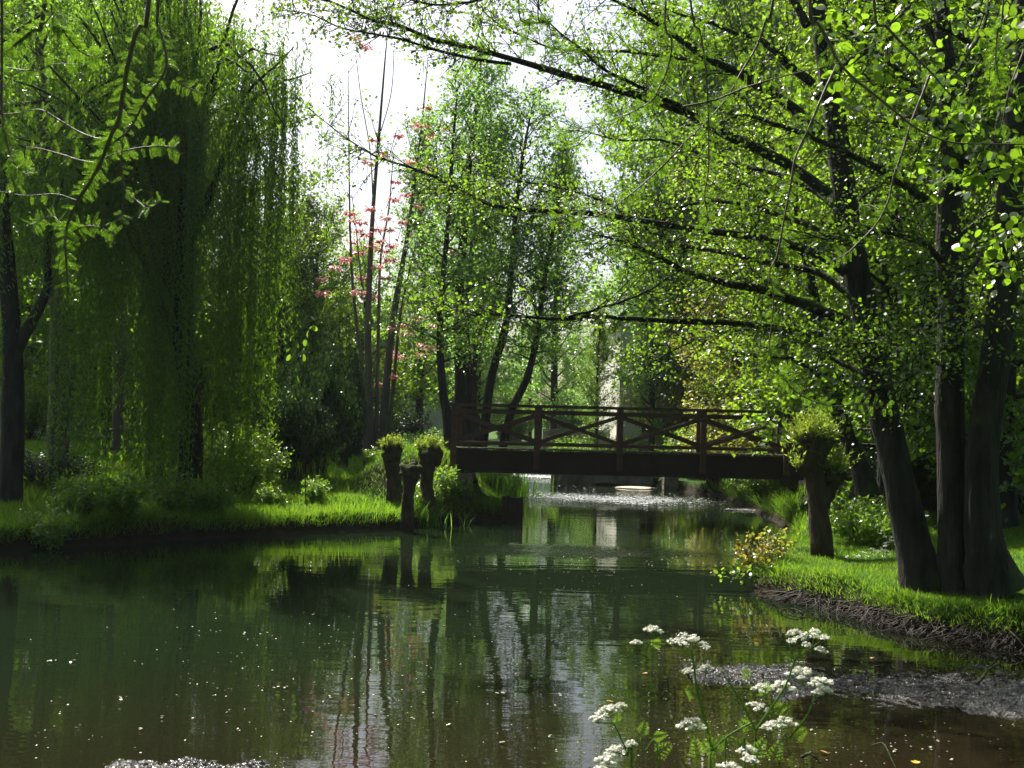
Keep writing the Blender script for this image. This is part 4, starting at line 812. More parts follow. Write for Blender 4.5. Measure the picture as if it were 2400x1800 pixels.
def house(name, label, x0, x1, y0, y1, z0, zw, zr, wall, wins, group='houses behind the trees'):
    h_ = thing(name, label, 'house', ((x0 + x1) / 2, (y0 + y1) / 2, z0), group)
    mb = MB(); mb.box(((x0 + x1) / 2, (y0 + y1) / 2, (z0 + zw) / 2 - 0.3), (x1 - x0, y1 - y0, zw - z0 + 0.6)); xm = (x0 + x1) / 2
    mb.add([[x0, y0, zw], [x1, y0, zw], [xm, y0, zr], [x0, y1, zw], [x1, y1, zw], [xm, y1, zr]], [[0, 1, 2], [3, 5, 4]]); mb.build('wall', wall, h_)
    mb = MB(); t = 0.14
    for s_ in (-1, 1):
        xe = xm + s_ * ((x1 - x0) / 2 + 0.35); ze = zw - 0.35 * (zr - zw) / ((x1 - x0) / 2)
        ya, yb_ = y0 - 0.3, y1 + 0.3
        mb.add([[xm, ya, zr + 0.02], [xe, ya, ze + 0.02], [xe, yb_, ze + 0.02], [xm, yb_, zr + 0.02], [xm, ya, zr + t], [xe, ya, ze + t], [xe, yb_, ze + t], [xm, yb_, zr + t]],
               [[0, 1, 2, 3], [4, 7, 6, 5], [0, 4, 5, 1], [1, 5, 6, 2], [2, 6, 7, 3], [3, 7, 4, 0]])
    mb.build('roof', M['roof'], h_)
    mb = MB(); mb.box((xm, (y0 + y1) / 2, zr + 0.4), (0.6, 0.5, 1.2)); mb.build('chimney', wall, h_)
    for (face, u, zc, ww, wh) in wins:
        f = MB(); g_ = MB()
        if face == 'front':
            for a, b_, sx_, sz in ((-ww / 2, 0, 0.07, wh), (ww / 2, 0, 0.07, wh), (0, -wh / 2, ww + 0.07, 0.07), (0, wh / 2, ww + 0.07, 0.07), (0, 0, 0.045, wh - .08)): f.box((u + a, y0 - 0.02, zc + b_), (sx_, 0.07, sz))
            g_.box((u, y0 - 0.004, zc), (ww - 0.07, 0.02, wh - 0.07))
        else:
            for a, b_, sx_, sz in ((-ww / 2, 0, 0.07, wh), (ww / 2, 0, 0.07, wh), (0, -wh / 2, ww + 0.07, 0.07), (0, wh / 2, ww + 0.07, 0.07), (0, 0, 0.045, wh - .08)): f.box((x0 - 0.02, u + a, zc + b_), (0.07, sx_, sz))
            g_.box((x0 - 0.004, u, zc), (0.02, ww - 0.07, wh - 0.07))
        fo = f.build('window', M['frame'], h_); g_.build('pane', M['glass'], fo)
    return h_
house('mill_house', 'tall white house with a sunlit side wall behind the bridge', 4.95, 11.5, 49, 60, 1.2, 7.4, 10.2, M['pale'], [('front', 6.4, 2.6, 0.9, 1.3), ('front', 6.4, 5.6, 0.9, 1.3), ('front', 9.2, 5.6, 0.9, 1.3), ('front', 9.2, 2.6, 0.9, 1.3)])
house('cottage', 'low pale cottage glimpsed left of the bridge end post', -7.4, -3.6, 59, 64, 1.3, 3.1, 4.6, M['greywall'], [('front', -6.4, 2.4, 0.7, 0.9)])
house('cottage', 'grey cottage seen between the trunks under the willow', -26, -17, 54, 60, 1.3, 4.6, 7.2, M['greywall'], [('front', -19, 2.9, 0.8, 1.1), ('front', -22, 2.9, 0.8, 1.1)])
mb = MB(); blocks(mb, 1.5, 4.7, 50.5, 51, 0.6, 2.15, rng, 0.6, 0.3, 0.05); tag(mb.build('garden_wall', M['stone']), 'grey stone garden wall between the weir and the white house', 'wall', 'garden walls')
mb = MB(); blocks(mb, -19, -14.0, 44, 44.3, 0.9, 2.3, rng, 0.6, 0.3, 0.03); tag(mb.build('garden_wall', M['greywall']), 'pale low wall beneath the willow beyond the fence', 'wall', 'garden walls')
fe = thing('rail_fence', 'dark wooden rail fence beneath the willow beside the grey brown trunk', 'fence', (at(330, 27), 27, gz1(at(330, 27), 27)))
fz = gz1(at(330, 27), 27)
for i in range(4):
    mb = MB(); x = at(250, 27) + i * 0.9; mb.box((x, 27, gz1(x, 27) + 0.3), (0.09, 0.09, 1.0)); mb.build('post', M['fence'], fe)
for z in (0.25, 0.5, 0.72):
    mb = MB(); mb.box((at(250, 27) + 1.35, 26.925, fz + z), (3.0, 0.05, 0.06)); mb.build('rail', M['fence'], fe)

# ------------------------------------------------------------------ exposed roots, mud, debris
rng = np.random.default_rng(101)
EDGE = np.array([(3.52, 14.4), (3.75, 14.0), (4.15, 13.4), (4.35, 12.6), (4.55, 12.0), (4.95, 11.5), (5.4, 11.2), (6.2, 11.05)])
mb = MB()
n = 760; s = np.clip(rng.uniform(0.1, 1, n) + 0.02 * rng.normal(size=n), 0.1, 1); p, t = interp_poly(np.column_stack([EDGE, np.zeros(len(EDGE))]), s)
nr = np.stack([-t[:, 1], t[:, 0], np.zeros(n)], -1); nr *= np.sign(np.sum(nr * np.array([1, 0.6, 0]), 1))[:, None]
a = p + nr * rng.uniform(0.03, 0.28, n)[:, None]; a[:, 2] = np.minimum(gz(a[:, 0], a[:, 1]) + rng.uniform(-0.05, 0.02, n), 0.04 + rng.uniform(0, 0.17, n))
bq = p - nr * rng.uniform(0.0, 0.2, n)[:, None] + t * (rng.normal(size=n)[:, None] * 0.22 - 0.08); bq[:, 2] = rng.uniform(-0.03, 0.04, n)
mb.twigs(a, bq, rng.uniform(0.004, 0.016, n), 0.003, nr * -0.03 + UP * rng.uniform(0.0, 0.07, n)[:, None])
tag(mb.build('exposed_roots', M['root'], None, True), 'mat of wet bare roots hanging from the eroded right bank', 'roots', None, 'stuff')
def mudbar(name, label, cx, cy, rx, ry, res, seed, h_=0.05, sharp=1.0):
    rng = np.random.default_rng(seed); xs = np.arange(cx - rx, cx + rx, res * 1.3); ys = np.arange(cy - ry, cy + ry, res); X_, Y_ = np.meshgrid(xs, ys)
    q = ((X_ - cx) / rx) ** 2 + ((Y_ - cy) / ry) ** 2
    q = q * (1 + 0.3 * np.sin(3.1 * X_ / rx + 1.7 * np.sin(2.3 * Y_ / ry) + seed)) + 0.22 * np.sin(9 * X_ / rx + seed) * np.sin(2.1 * Y_ / ry + 1)
    hh = np.zeros_like(X_)
    for f, a in ((3, 0.4), (7, 0.35), (15, 0.3), (31, 0.25), (57, 0.2)):
        for _ in range(3):
            kx, ky = rng.normal(size=2) * f; hh += a * np.sin(kx * X_ + ky * Y_ + rng.uniform(0, 6)) / 3
    Z_ = h_ * (0.62 - q * 0.85) + 0.06 * hh * h_ / 0.05 + rng.normal(size=X_.shape) * 0.006 - 0.012
    m_ = MB(); ny_, nx__ = X_.shape; ii = np.arange(ny_ - 1)[:, None] * nx__ + np.arange(nx__ - 1)[None]
    m_.add(np.stack([X_, Y_, np.maximum(Z_, -0.08)], -1), np.stack([ii, ii + 1, ii + nx__ + 1, ii + nx__], -1).reshape(-1, 4))
    return tag(m_.build(name, M['mud'], None, False), label, 'mud bar', 'gravel and mud bars')
mudbar('mud_bar', 'wide wet mud bar with glinting litter off the right bank', 4.5, 9.5, 2.85, 1.0, 0.018, 111)
mudbar('mud_bar', 'narrow glinting mud streak at the near water edge on the left', -1.95, 6.85, 0.62, 0.14, 0.012, 112, 0.03)
mudbar('mud_bar', 'glinting mud streak in the near water below the flowers', 2.0, 6.75, 0.75, 0.13, 0.012, 113, 0.03)
mudbar('mud_bar', 'thin mud streak reaching from the near water towards the middle', -1.25, 6.72, 0.5, 0.1, 0.012, 114, 0.025)
mb = MB(); n = 1500; x = rng.normal(4.3, 1.2, n); y = rng.normal(9.4, 0.42, n); ok = ((x - 4.5) / 2.8) ** 2 + ((y - 9.5) / 0.98) ** 2 < 0.9; x, y = x[ok], y[ok]; n = len(x)
a = np.stack([x, y, rng.uniform(0.0, 0.06, n)], -1); az = rng.uniform(0, 6.283, n); l_ = rng.uniform(0.03, 0.13, n); mb.twigs(a, a + np.stack([np.cos(az) * l_, np.sin(az) * l_, rng.normal(size=n) * 0.015], -1), 0.0035, 0.002)
tag(mb.build('twig_litter', M['root']), 'fine twig and leaf litter stranded on the mud bar', 'litter', None, 'stuff')
for i, (pts, r_, lab) in enumerate([([(2290, 1600), (2320, 1580), (2345, 1560), (2360, 1590)], 0.014, 'bent dark branch stranded on the mud bar'), ([(2320, 1560), (2350, 1545), (2385, 1547)], 0.012, 'short dead branch at the back of the mud bar'),
        ([(2042, 1745), (2070, 1760), (2090, 1780), (2110, 1795)], 0.006, 'thin curved twig rising from the near water'), ([(1880, 1770), (1900, 1785), (1925, 1790)], 0.012, 'short pale stick by the near mud streak')]):
    pr = []
    for (px, py) in pts:
        v = fw + rt * (px - 1200) / FPX + up * (900 - py) / FPX; q = CAM + v * ((0.05 - CAM_H) / v[2]); q[2] = 0.04 + 0.06 * math.sin(len(pr) * 1.5); pr.append(q)
    mb = MB(); p, r = smooth(pr, 14, np.linspace(r_, r_ * 0.4, len(pr))); mb.tube(p, r, 6, True, 0.08, rng); tag(mb.build('stick', M['bark'], None, True), lab, 'stick', 'sticks in the shallows')
def W(px, py, z=0.0):
    v = fw + rt * (px - 1200) / FPX + up * (900 - py) / FPX; return CAM + v * ((z - CAM_H) / v[2])
c = W(1857, 1439); an = np.linspace(0, 6.0, 24); mb = MB(); mb.tube(np.stack([c[0] + 0.13 * np.cos(an), c[1] + 0.3 * np.sin(an), 0.012 + 0.01 * np.sin(an * 2)], -1), 0.007, 6, True)
tag(mb.build('twig_loop', M['bark'], None, True), 'dark loop of bent twig lying on the water off the right bank', 'twig')

# ------------------------------------------------------------------ floating petals and leaves
rng = np.random.default_rng(121)
def flat_bits(mb, p, L_, rng):
    n = len(p); az = rng.uniform(0, 6.283, n); mb.leaves(p, np.stack([np.cos(az), np.sin(az), rng.normal(size=n) * 0.12], -1), nrm(UP + rnd(rng, n) * 0.25), L_, L_ * 0.7, 'round')
px = np.concatenate([rng.uniform(60, 1750, 260), rng.normal(800, 250, 170), rng.uniform(1250, 1800, 160), rng.normal(1330, 190, 130), rng.uniform(1500, 2390, 120)])
py = np.concatenate([rng.uniform(1330, 1790, 260), rng.normal(1560, 90, 170), rng.uniform(1215, 1400, 160), rng.normal(1318, 12, 130), rng.uniform(1690, 1795, 120)])
pts = np.array([W(a, b_, 0.008) for a, b_ in zip(px, py)]); ok = (river_sd(pts[:, 0], pts[:, 1]) < -0.15) & (pts[:, 1] > 4.5); pts = pts[ok]
mb = MB(); flat_bits(mb, pts, rng.uniform(0.008, 0.024, len(pts)) * (0.6 + pts[:, 1] / 28), rng)
tag(mb.build('floating_petals', M['float']), 'small pale petals and fluff scattered over the water', 'petals', None, 'stuff')
n = 9500; x = np.concatenate([rng.normal(3.2, 1.25, n), rng.normal(1.2, 0.9, 700), rng.normal(0.4, 0.8, 900)]); y = np.concatenate([33.7 + rng.normal(size=n) * 1.05 + 0.5 * wob(x[:n], x[:n] * 0, 1.5), rng.normal(38.5, 2.5, 700), rng.normal(45.5, 0.8, 900)])  # added flecks stand in for bright sky glare on the ruffled water
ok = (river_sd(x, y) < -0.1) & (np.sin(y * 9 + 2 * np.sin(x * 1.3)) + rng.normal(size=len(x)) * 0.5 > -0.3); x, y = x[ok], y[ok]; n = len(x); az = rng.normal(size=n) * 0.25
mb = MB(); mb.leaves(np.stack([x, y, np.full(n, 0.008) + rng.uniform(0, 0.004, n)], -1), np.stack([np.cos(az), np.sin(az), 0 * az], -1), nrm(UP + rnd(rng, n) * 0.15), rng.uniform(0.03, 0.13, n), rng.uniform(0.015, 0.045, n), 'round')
tag(mb.build('glare_flecks', M['foam_glint']), 'pale flecks added on the water beyond the bridge as its silvery sky glare', 'foam_glint', None, 'stuff')
spots = [(110, 1550), (165, 1550), (280, 1638), (380, 1680), (535, 1668), (330, 1710), (500, 1630), (570, 1485), (640, 1490), (645, 1612), (665, 1610), (740, 1548), (770, 1635), (735, 1440), (1052, 1698), (965, 1683), (1170, 1740), (1285, 1725), (1300, 1760), (1300, 1655), (1450, 1550), (1170, 1625), (1585, 1398), (1672, 1408), (1900, 1712), (2100, 1760), (2180, 1755), (2230, 1780), (250, 1472), (1310, 1628)]
for (a, b_) in spots:
    mb = MB(); q = W(a, b_, 0.012); flat_bits(mb, np.array([q, q + np.array([0.012, 0.006, 0.006])]), 0.02 + 0.016 * rng.uniform(), rng)
    tag(mb.build('floating_leaf', M['float']), 'pale curled leaf floating on the water', 'leaf', 'pale leaves floating on the river')
for (a, b_, lab) in [(1505, 1578, 'orange dead leaf floating in the middle of the brown shallows'), (1438, 1645, 'orange dead leaf floating above the left flower heads'), (2045, 1540, 'orange leaf floating in front of the mud bar'), (1940, 1766, 'orange leaf floating right of the flower stems')]:
    mb = MB(); flat_bits(mb, np.array([W(a, b_, 0.014)]), 0.06, rng); tag(mb.build('floating_leaf', M['orange']), lab, 'leaf', 'orange leaves floating on the river')

# red tinged seedling on the tip of the right bank
def seedling(label, loc, rng, leafm, h_=0.5, R=0.4, ns=14):
    wl_ = bush(rng, h_, R, ns, 4, 0.055, 0.04, 5, 0.14, 'round', sr=0.005); o = plant_tree('seedling', label, 'shrub', loc, wl_, M['bark'], leafm, 'seedlings on the right bank tip', ('stems', 'leaves')); return o
seedling('rust and yellow leaved seedling overhanging the water at the tip of the right bank', (3.55, 15.35, gz1(3.75, 15.3)), np.random.default_rng(131), M['rust'], 0.55, 0.5)
seedling('yellow green seedling growing behind the rusty one on the bank tip', (3.95, 16.0, gz1(4.1, 16.0)), np.random.default_rng(132), M['gold'], 0.5, 0.35)
for (fx, fy, fd, lab) in [(2085, 1275, 16.0, 'white flower clump in the grass left of the leaning alder'), (2062, 1333, 14.6, 'white flower clump on the turf above the roots'), (2028, 1358, 14.2, 'small white flowers near the bank edge'), (2330, 1235, 16.5, 'white flowers in the lawn right of the outermost alder')]:
    rg = np.random.default_rng(fx); x0_ = at(fx, fd); z0_ = gz1(x0_, fd); o = thing('wildflower', lab, 'wildflower', (x0_, fd, z0_), 'white wildflowers on the right bank'); st, fl = MB(), MB(); n = 14
    a = np.stack([x0_ + rg.normal(size=n) * 0.07, fd + rg.normal(size=n) * 0.07, np.full(n, z0_)], -1); e = a + np.stack([rg.normal(size=n) * 0.04, rg.normal(size=n) * 0.04, rg.uniform(0.16, 0.32, n)], -1); st.twigs(a, e, 0.003, 0.002)
    kk = np.repeat(np.arange(n), 10); fl.leaves(e[kk] + rg.normal(size=(len(kk), 3)) * np.array([0.016, 0.016, 0.006]), rnd(rg, len(kk)), nrm(UP + rnd(rg, len(kk)) * 0.5), 0.014, 0.012, 'rhomb'); st.build('stems', M['stalk'], o); fl.build('flowers', M['petal'], o)
seedling('low leafy sprig leaning out over the water from the bank tip', (3.35, 14.95, 0.12), np.random.default_rng(133), M['herb'], 0.35, 0.4, 8)

# ------------------------------------------------------------------ cow parsley in the foreground
def parsley(label, base, stems, umbels, leafs, d, seed):
    rng = np.random.default_rng(seed); b_ = P(base[0], base[1], d); b_ = np.array([b_[0], b_[1], gz1(b_[0], b_[1])])
    root = thing('cow_parsley', label, 'wildflower', b_, 'cow parsley plants in front of the camera'); st = MB()
    for pts, r_ in stems:
        p3 = PL(pts, d)
        if pts[0][1] >= 1795: p3 = np.vstack([b_ - np.array([0, 0, 0.05]), p3])
        p, r = smooth(p3, 18, np.linspace(r_, r_ * 0.55, len(p3))); st.tube(p, r, 7, False)
    st.build('stem', M['stalk'], root, True)
    for (x, y, w_, dd) in umbels:
        c = P(x, y, d + dd); R = w_ / FPX * d / 2; pet, ray = MB(), MB(); nu = 10
        hub = c - UP * R * 0.95 + rng.normal(size=3) * 0.004; az = np.arange(nu) * 2.4; rr = R * np.sqrt((np.arange(nu) + 0.4) / nu)
        tilt = rng.normal(size=2) * 0.15
        cs = c + np.stack([np.cos(az) * rr, np.sin(az) * rr, -0.6 * rr ** 2 / R + rng.normal(size=nu) * R * 0.06 + tilt[0] * np.cos(az) * rr], -1)
        ray.twigs(np.repeat(hub[None], nu, 0), cs - UP * 0.004, 0.0009, 0.0007)
        u_ = 16; q = rnd(rng, nu * u_); q[:, 2] = np.abs(q[:, 2]); cc = np.repeat(cs, u_, 0) + q * np.array([1, 1, 0.8]) * R * 0.23
        for a_ in range(3): pet.leaves(cc, rnd(rng, len(cc)) * np.array([1, 1, 0.3]), nrm(q + UP * 0.5), 0.0065, 0.0055, 'rhomb')
        um = ray.build('umbel_rays', M['stalk'], root); pet.build('flower_head', M['petal'], root)
    for (x, y, ang, ln_) in leafs:
        lf = MB(); a = P(x, y, d + rng.normal() * 0.05); L_ = ln_ * 0.7 / FPX * d; dirv = nrm(rt * math.cos(ang) + up * math.sin(ang) + fw * rng.normal() * 0.3); sid = nrm(np.cross(dirv, fw + rng.normal(size=3) * 0.3))
        lf.twigs(a[None], (a + dirv * L_)[None], 0.0012, 0.0006)
        for u in np.linspace(0.3, 1, 5):
            for sgn in (-1, 1):
                dv = nrm(dirv * 0.7 + sid * sgn * 0.8 - UP * 0.15); l2 = L_ * 0.42 * (1.2 - u); lf.twigs((a + dirv * L_ * u)[None], (a + dirv * L_ * u + dv * l2)[None], 0.0006, 0.0004)
                for v in np.linspace(0.35, 1, 3):
                    q = a + dirv * L_ * u + dv * l2 * v; lf.leaves(q[None].repeat(2, 0), np.stack([dv * 0.7 + dirv * 0.6, dv * 0.7 - dirv * 0.3]), nrm(-fw + UP * 0.5 + rnd(rng, 2) * 0.6), 0.0085, 0.0022, 'rhomb')
        lf.build('leaf', M['herb'], root)
    return root
parsley('tall cow parsley stem bending left with a full white umbel at its top', (1660, 1810),
    [([(1664, 1800), (1668, 1760), (1655, 1700), (1638, 1640), (1630, 1590), (1624, 1545), (1618, 1515)], 0.005), ([(1668, 1762), (1700, 1730), (1740, 1705), (1770, 1690)], 0.004), ([(1638, 1640), (1650, 1600), (1655, 1570)], 0.002), ([(1624, 1545), (1570, 1510), (1545, 1500), (1500, 1505)], 0.002), ([(1630, 1560), (1660, 1540), (1675, 1560)], 0.002)],
    [(1616, 1492, 92, 0), (1655, 1562, 26, 0), (1532, 1470, 40, 0.05), (1492, 1503, 22, 0), (1612, 1570, 22, 0.03), (1622, 1690, 60, -0.1)], [(1640, 1640, 2.4, 55), (1668, 1755, 0.4, 70), (1560, 1510, 3.0, 45), (1668, 1770, 2.2, 50)], 3.15, 141)
parsley('cow parsley with several umbels held out towards the mud bar', (1770, 1810),
    [([(1770, 1800), (1771, 1760), (1771, 1712)], 0.0055), ([(1771, 1712), (1800, 1670), (1840, 1610), (1862, 1550), (1880, 1520), (1895, 1490)], 0.004), ([(1771, 1712), (1735, 1640), (1705, 1595), (1690, 1570)], 0.003), ([(1862, 1550), (1850, 1510)], 0.002), ([(1862, 1550), (1900, 1520), (1925, 1500)], 0.002), ([(1800, 1670), (1830, 1690), (1850, 1665)], 0.0025), ([(1850, 1730), (1890, 1680), (1915, 1620), (1925, 1605)], 0.003), ([(1825, 1800), (1850, 1730)], 0.0035)],
    [(1900, 1482, 88, 0), (1862, 1478, 30, 0.04), (1926, 1520, 24, 0), (1884, 1572, 70, 0.05), (1925, 1590, 50, 0), (1930, 1612, 40, -0.04), (1835, 1600, 60, 0.08), (1780, 1650, 50, 0.1), (1790, 1605, 46, 0.12), (1842, 1685, 54, 0), (1808, 1695, 40, -0.05)], [(1790, 1640, 1.6, 70), (1770, 1715, 2.5, 60), (1800, 1670, 0.3, 60), (1775, 1770, 2.6, 90), (1850, 1735, 0.5, 60), (1760, 1600, 2.0, 45), (1910, 1620, 1.0, 50)], 3.05, 142)
parsley('low cow parsley at the bottom edge with small umbels just above the frame', (1480, 1815),
    [([(1480, 1800), (1470, 1770), (1460, 1740)], 0.004), ([(1462, 1745), (1440, 1700), (1430, 1690)], 0.0025), ([(1470, 1770), (1420, 1760), (1400, 1780)], 0.002), ([(1540, 1800), (1510, 1760), (1500, 1730)], 0.003)],
    [(1445, 1752, 50, 0), (1420, 1775, 44, -0.05), (1408, 1800, 50, 0), (1428, 1658, 54, 0.1), (1455, 1650, 26, 0.1), (1400, 1680, 30, 0.1), (1478, 1740, 26, 0)], [(1500, 1735, 1.2, 55), (1520, 1780, 0.6, 80), (1520, 1730, 0.2, 50), (1445, 1700, 1.5, 36)], 3.0, 143)
parsley('cow parsley clump low between the two tall stems, mostly leaves', (1740, 1830),
    [([(1745, 1800), (1740, 1770), (1750, 1750)], 0.004), ([(1700, 1800), (1710, 1770)], 0.003)], [(1752, 1752, 40, 0), (1712, 1790, 52, 0), (1760, 1775, 34, -0.04)], [(1700, 1790, 2.2, 90), (1760, 1790, 1.0, 80), (1800, 1800, 1.2, 90), (1640, 1790, 1.8, 80)], 2.9, 144)
bc = P(2146, 1790, 3.4); root = thing('buttercup', 'single yellow buttercup at the bottom edge of the picture', 'wildflower', (bc[0], bc[1], gz1(bc[0], bc[1])))
mb = MB(); mb.tube(np.array([[bc[0], bc[1], gz1(bc[0], bc[1])], bc - UP * 0.01]), 0.002, 5); mb.build('stem', M['stalk'], root)
mt = leaf_mat('yellow_petal', [(0.7, 0.5, 0.02), (0.75, 0.55, 0.03)], (0.7, 0.5, 0.02), 0.3, 0.05); mb = MB(); az = np.arange(5) * 1.257
mb.leaves(np.repeat(bc[None], 5, 0), np.stack([np.cos(az), np.sin(az), 0.5 + 0 * az], -1), np.stack([-0.4 * np.cos(az), -0.4 * np.sin(az), 1 + 0 * az], -1), 0.016, 0.015, 'round'); mb.build('petals', mt, root)

# ------------------------------------------------------------------ dawn redwood whose branches hang into the view
rng = np.random.default_rng(151)
root = thing('dawn_redwood', 'dawn redwood whose twigs of feathery fresh needles hang into the near view from above', 'tree', (0.6, -3.2, gz1(0.6, -3.2)))
tb = MB(); tb.tube(smooth([(0.6, -3.2, 0), (0.6, -3.15, 3), (0.7, -3.1, 7), (0.7, -3.1, 14)], 16), np.linspace(0.42, 0.15, 16), 14, False, 0.05, rng)
for pl in ([(0.7, -3.1, 5.8), (-0.6, 0.5, 6.4), (-1.6, 3.0, 6.0), (-2.4, 5.2, 5.2)], [(0.7, -3.1, 6.5), (1.2, 0.5, 7.0), (1.6, 3.0, 6.6), (1.9, 5.6, 5.6)], [(0.7, -3.1, 5.4), (1.6, 0.0, 6.0), (2.3, 3.0, 6.0), (2.9, 5.2, 5.3)], [(-1.6, 3.0, 6.0), (-0.6, 4.2, 5.8), (0.2, 5.2, 5.4)]):
    p, r = smooth(pl, 14, np.linspace(0.07, 0.02, len(pl))); tb.tube(p, r, 7, False, 0.05, rng)
tb.build('trunk', M['bark_brown'], root, True)
BR = [  # pixel polyline, start radius, depth, needle sprays or not
    ([(105, 0), (76, 69), (36, 105), (0, 134), (-40, 160)], 0.012, 4.6, 1), ([(351, 0), (322, 65), (300, 152), (286, 231), (278, 282), (260, 318), (239, 372), (213, 423), (181, 470), (159, 524), (152, 564), (155, 610), (160, 690)], 0.012, 4.8, 1),
    ([(371, 0), (376, 72), (390, 134), (383, 174), (344, 231), (307, 297), (282, 322), (253, 343), (235, 372)], 0.008, 4.8, 1), ([(123, 11), (145, 65), (170, 101), (195, 125), (235, 135)], 0.005, 4.6, 1), ([(4, 0), (4, 253), (14, 325), (33, 383), (69, 414)], 0.007, 4.5, 1),
    ([(250, 325), (224, 324), (181, 307), (134, 278), (94, 257), (47, 264), (0, 268)], 0.005, 4.8, 0.6), ([(224, 382), (188, 376), (145, 362), (90, 347), (61, 345)], 0.004, 4.8, 0.5), ([(286, 325), (286, 405), (293, 445), (286, 499), (277, 517)], 0.004, 4.8, 0.5), ([(293, 445), (325, 474), (347, 488), (380, 470)], 0.003, 4.8, 1),
    ([(239, 372), (289, 354), (344, 344), (398, 344), (430, 362)], 0.004, 4.8, 1.4), ([(152, 560), (185, 535), (225, 530), (270, 550)], 0.003, 4.8, 1.5), ([(152, 560), (130, 510), (95, 515), (80, 530)], 0.003, 4.8, 1.5), ([(56, 345), (60, 390), (64, 410)], 0.003, 4.6, 1.2), ([(180, 470), (130, 455), (60, 458), (0, 448)], 0.003, 4.8, 0.4),
    ([(390, 150), (410, 185), (440, 205), (470, 215)], 0.003, 4.9, 0.8), ([(20, 160), (80, 165), (130, 150), (180, 150)], 0.003, 4.6, 1.0), ([(100, 60), (130, 30), (160, 40)], 0.003, 4.6, 1.2),
    ([(1812, 0), (1795, 47), (1774, 108), (1737, 170), (1712, 217), (1687, 250), (1650, 290), (1600, 336)], 0.008, 5.4, 0.6), ([(1897, 0), (1918, 54), (1944, 101), (1962, 141), (1998, 181), (2052, 224), (2106, 268), (2142, 297), (2193, 322), (2251, 336), (2400, 338)], 0.010, 5.2, 0.4),
    ([(1962, 152), (1936, 206), (1911, 264), (1889, 315), (1864, 369), (1853, 434), (1839, 506), (1821, 600), (1803, 636), (1813, 690), (1810, 752), (1803, 803), (1806, 839)], 0.007, 5.2, 0.7), ([(2048, 0), (2081, 65), (2142, 130), (2186, 174), (2229, 224), (2260, 250)], 0.009, 5.2, 0.6),
    ([(2179, 177), (2161, 224), (2135, 289), (2117, 351), (2095, 412), (2081, 474), (2052, 528), (2016, 564), (1980, 597), (1930, 620)], 0.007, 5.2, 0.8), ([(1618, 0), (1640, 72), (1654, 163), (1660, 271), (1660, 398), (1651, 459), (1658, 520), (1620, 580)], 0.006, 5.4, 0.6),
    ([(1600, 250), (1672, 235), (1745, 206), (1817, 184), (1900, 163), (1962, 148), (2081, 87)], 0.005, 5.3, 0.5), ([(2352, 0), (2338, 72), (2334, 145), (2345, 203)], 0.006, 5.2, 1.0), ([(2400, 119), (2372, 190), (2359, 235), (2345, 311)], 0.005, 5.2, 0.7), ([(1216, 0), (1241, 47), (1234, 101), (1238, 130)], 0.005, 5.6, 0.9),
    ([(1560, 7), (1574, 94), (1567, 152), (1545, 206), (1523, 239), (1451, 275), (1317, 315)], 0.006, 5.5, 0.8), ([(1600, 340), (1552, 390), (1487, 448), (1415, 499), (1340, 520)], 0.005, 5.4, 1.0), ([(1806, 839), (1840, 890), (1875, 925), (1944, 951), (2016, 947), (2085, 958)], 0.004, 5.2, 0.9), ([(1799, 850), (1830, 880), (1850, 870)], 0.003, 5.2, 1.2),
    ([(1262, 0), (1285, 50), (1300, 110), (1350, 130)], 0.005, 5.6, 1.0), ([(1860, 170), (1850, 225), (1830, 260)], 0.003, 5.3, 1.2), ([(1850, 260), (1870, 290), (1890, 285)], 0.003, 5.3, 1.4), ([(2180, 430), (2220, 415), (2250, 430)], 0.003, 5.2, 1.4), ([(2060, 490), (2030, 480), (2000, 500)], 0.003, 5.2, 1.0), ([(1660, 420), (1710, 460), (1760, 470)], 0.003, 5.4, 0.7), ([(1400, 480), (1340, 500), (1280, 520)], 0.003, 5.4, 1.2),
]
nd = MB()
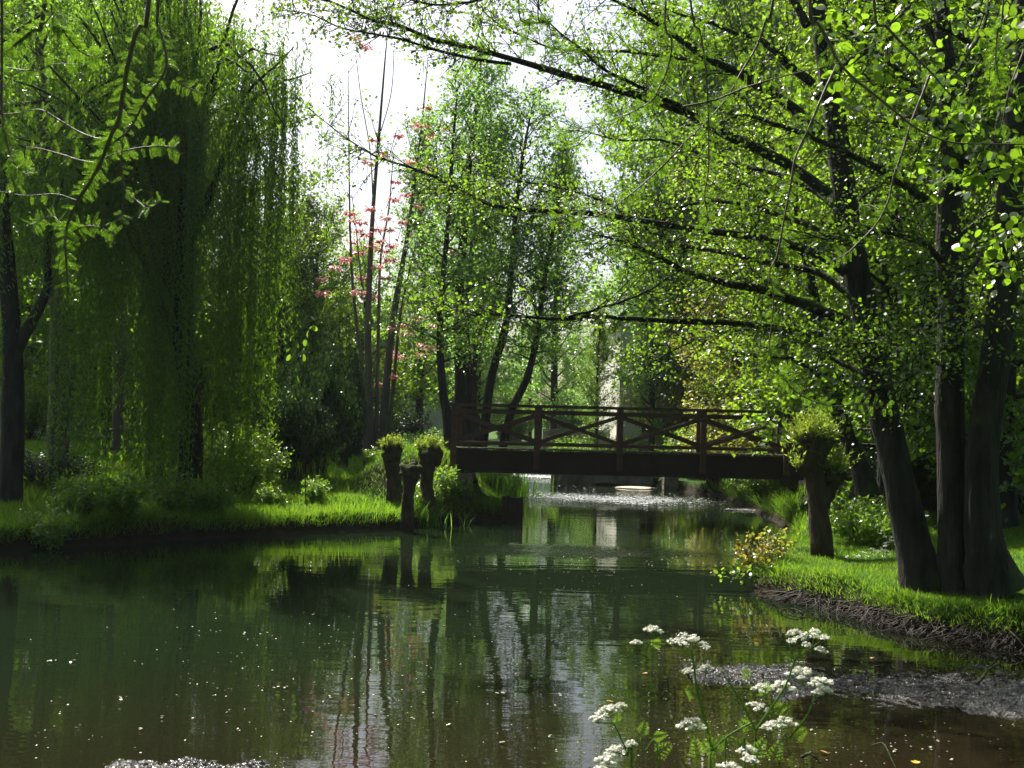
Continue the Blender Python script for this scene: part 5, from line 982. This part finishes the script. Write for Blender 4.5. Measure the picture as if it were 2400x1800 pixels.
def needles(poly, rng, dens):
    seg = np.linalg.norm(np.diff(poly, axis=0), axis=1).sum(); n = int(seg / 0.021 * dens)
    if n < 1: return
    for s_ in np.sort(rng.uniform(0.12, 1.0, n)):
        if math.sin(s_ * 23 + seg * 50) < -0.6 and rng.uniform() < 0.8: continue       # bare stretches
        a, t = interp_poly(poly, np.array([s_])); a, t = a[0], t[0]; sgn = rng.choice([-1, 1])
        side = nrm(np.cross(t, fw + rng.normal(size=3) * 0.5)) * sgn; d_ = nrm(side * 0.9 + t * 0.35 - UP * 0.1 + rng.normal(size=3) * 0.12); L_ = rng.uniform(0.03, 0.062)
        q = 9; u = np.linspace(0.1, 1, q); n2 = nrm(np.cross(d_, t)); s2 = nrm(np.cross(n2, d_)); pp = a + d_ * (L_ * u)[:, None]
        for g_ in (-1, 1):
            nd.leaves(pp, np.repeat(nrm(s2 * g_ * 0.8 + d_ * 0.6)[None], q, 0) + rng.normal(size=(q, 3)) * 0.08, np.repeat(n2[None], q, 0) + rng.normal(size=(q, 3)) * 0.2, 0.0145 * (1.05 - 0.5 * u), 0.003, 'rhomb')
for pts, r_, d_, dens in BR:
    dd = d_ + rng.normal() * 0.15; p3 = PL(pts, dd, dd + rng.normal() * 0.12)
    if pts[0][1] <= 12: p3 = np.vstack([p3[0] + np.array([rng.normal() * 0.1, -0.1, 1.15]), p3])
    p, r = smooth(p3, 30, np.linspace(r_, r_ * 0.3, len(p3))); mb = MB(); mb.tube(p, r, 6, False, 0.04, rng); mb.build('branch', M['twig'], root, True); needles(p, rng, dens * 2.0)
nd.build('needles', M['redwood'], root)

# ------------------------------------------------------------------ haze
if HAZE > 0:
    mt, nt, N, L, out = newmat('morning_haze'); pv = N.new('ShaderNodeVolumePrincipled'); pv.inputs['Color'].default_value = (0.85, 0.92, 1.0, 1); pv.inputs['Density'].default_value = HAZE; pv.inputs['Anisotropy'].default_value = 0.3; L.new(pv.outputs[0], out.inputs['Volume'])
    mb = MB(); mb.box((0, 28, 11), (130, 130, 26)); o = mb.build('haze', mt); tag(o, 'thin morning haze hanging among the trees', 'haze', None, 'stuff')
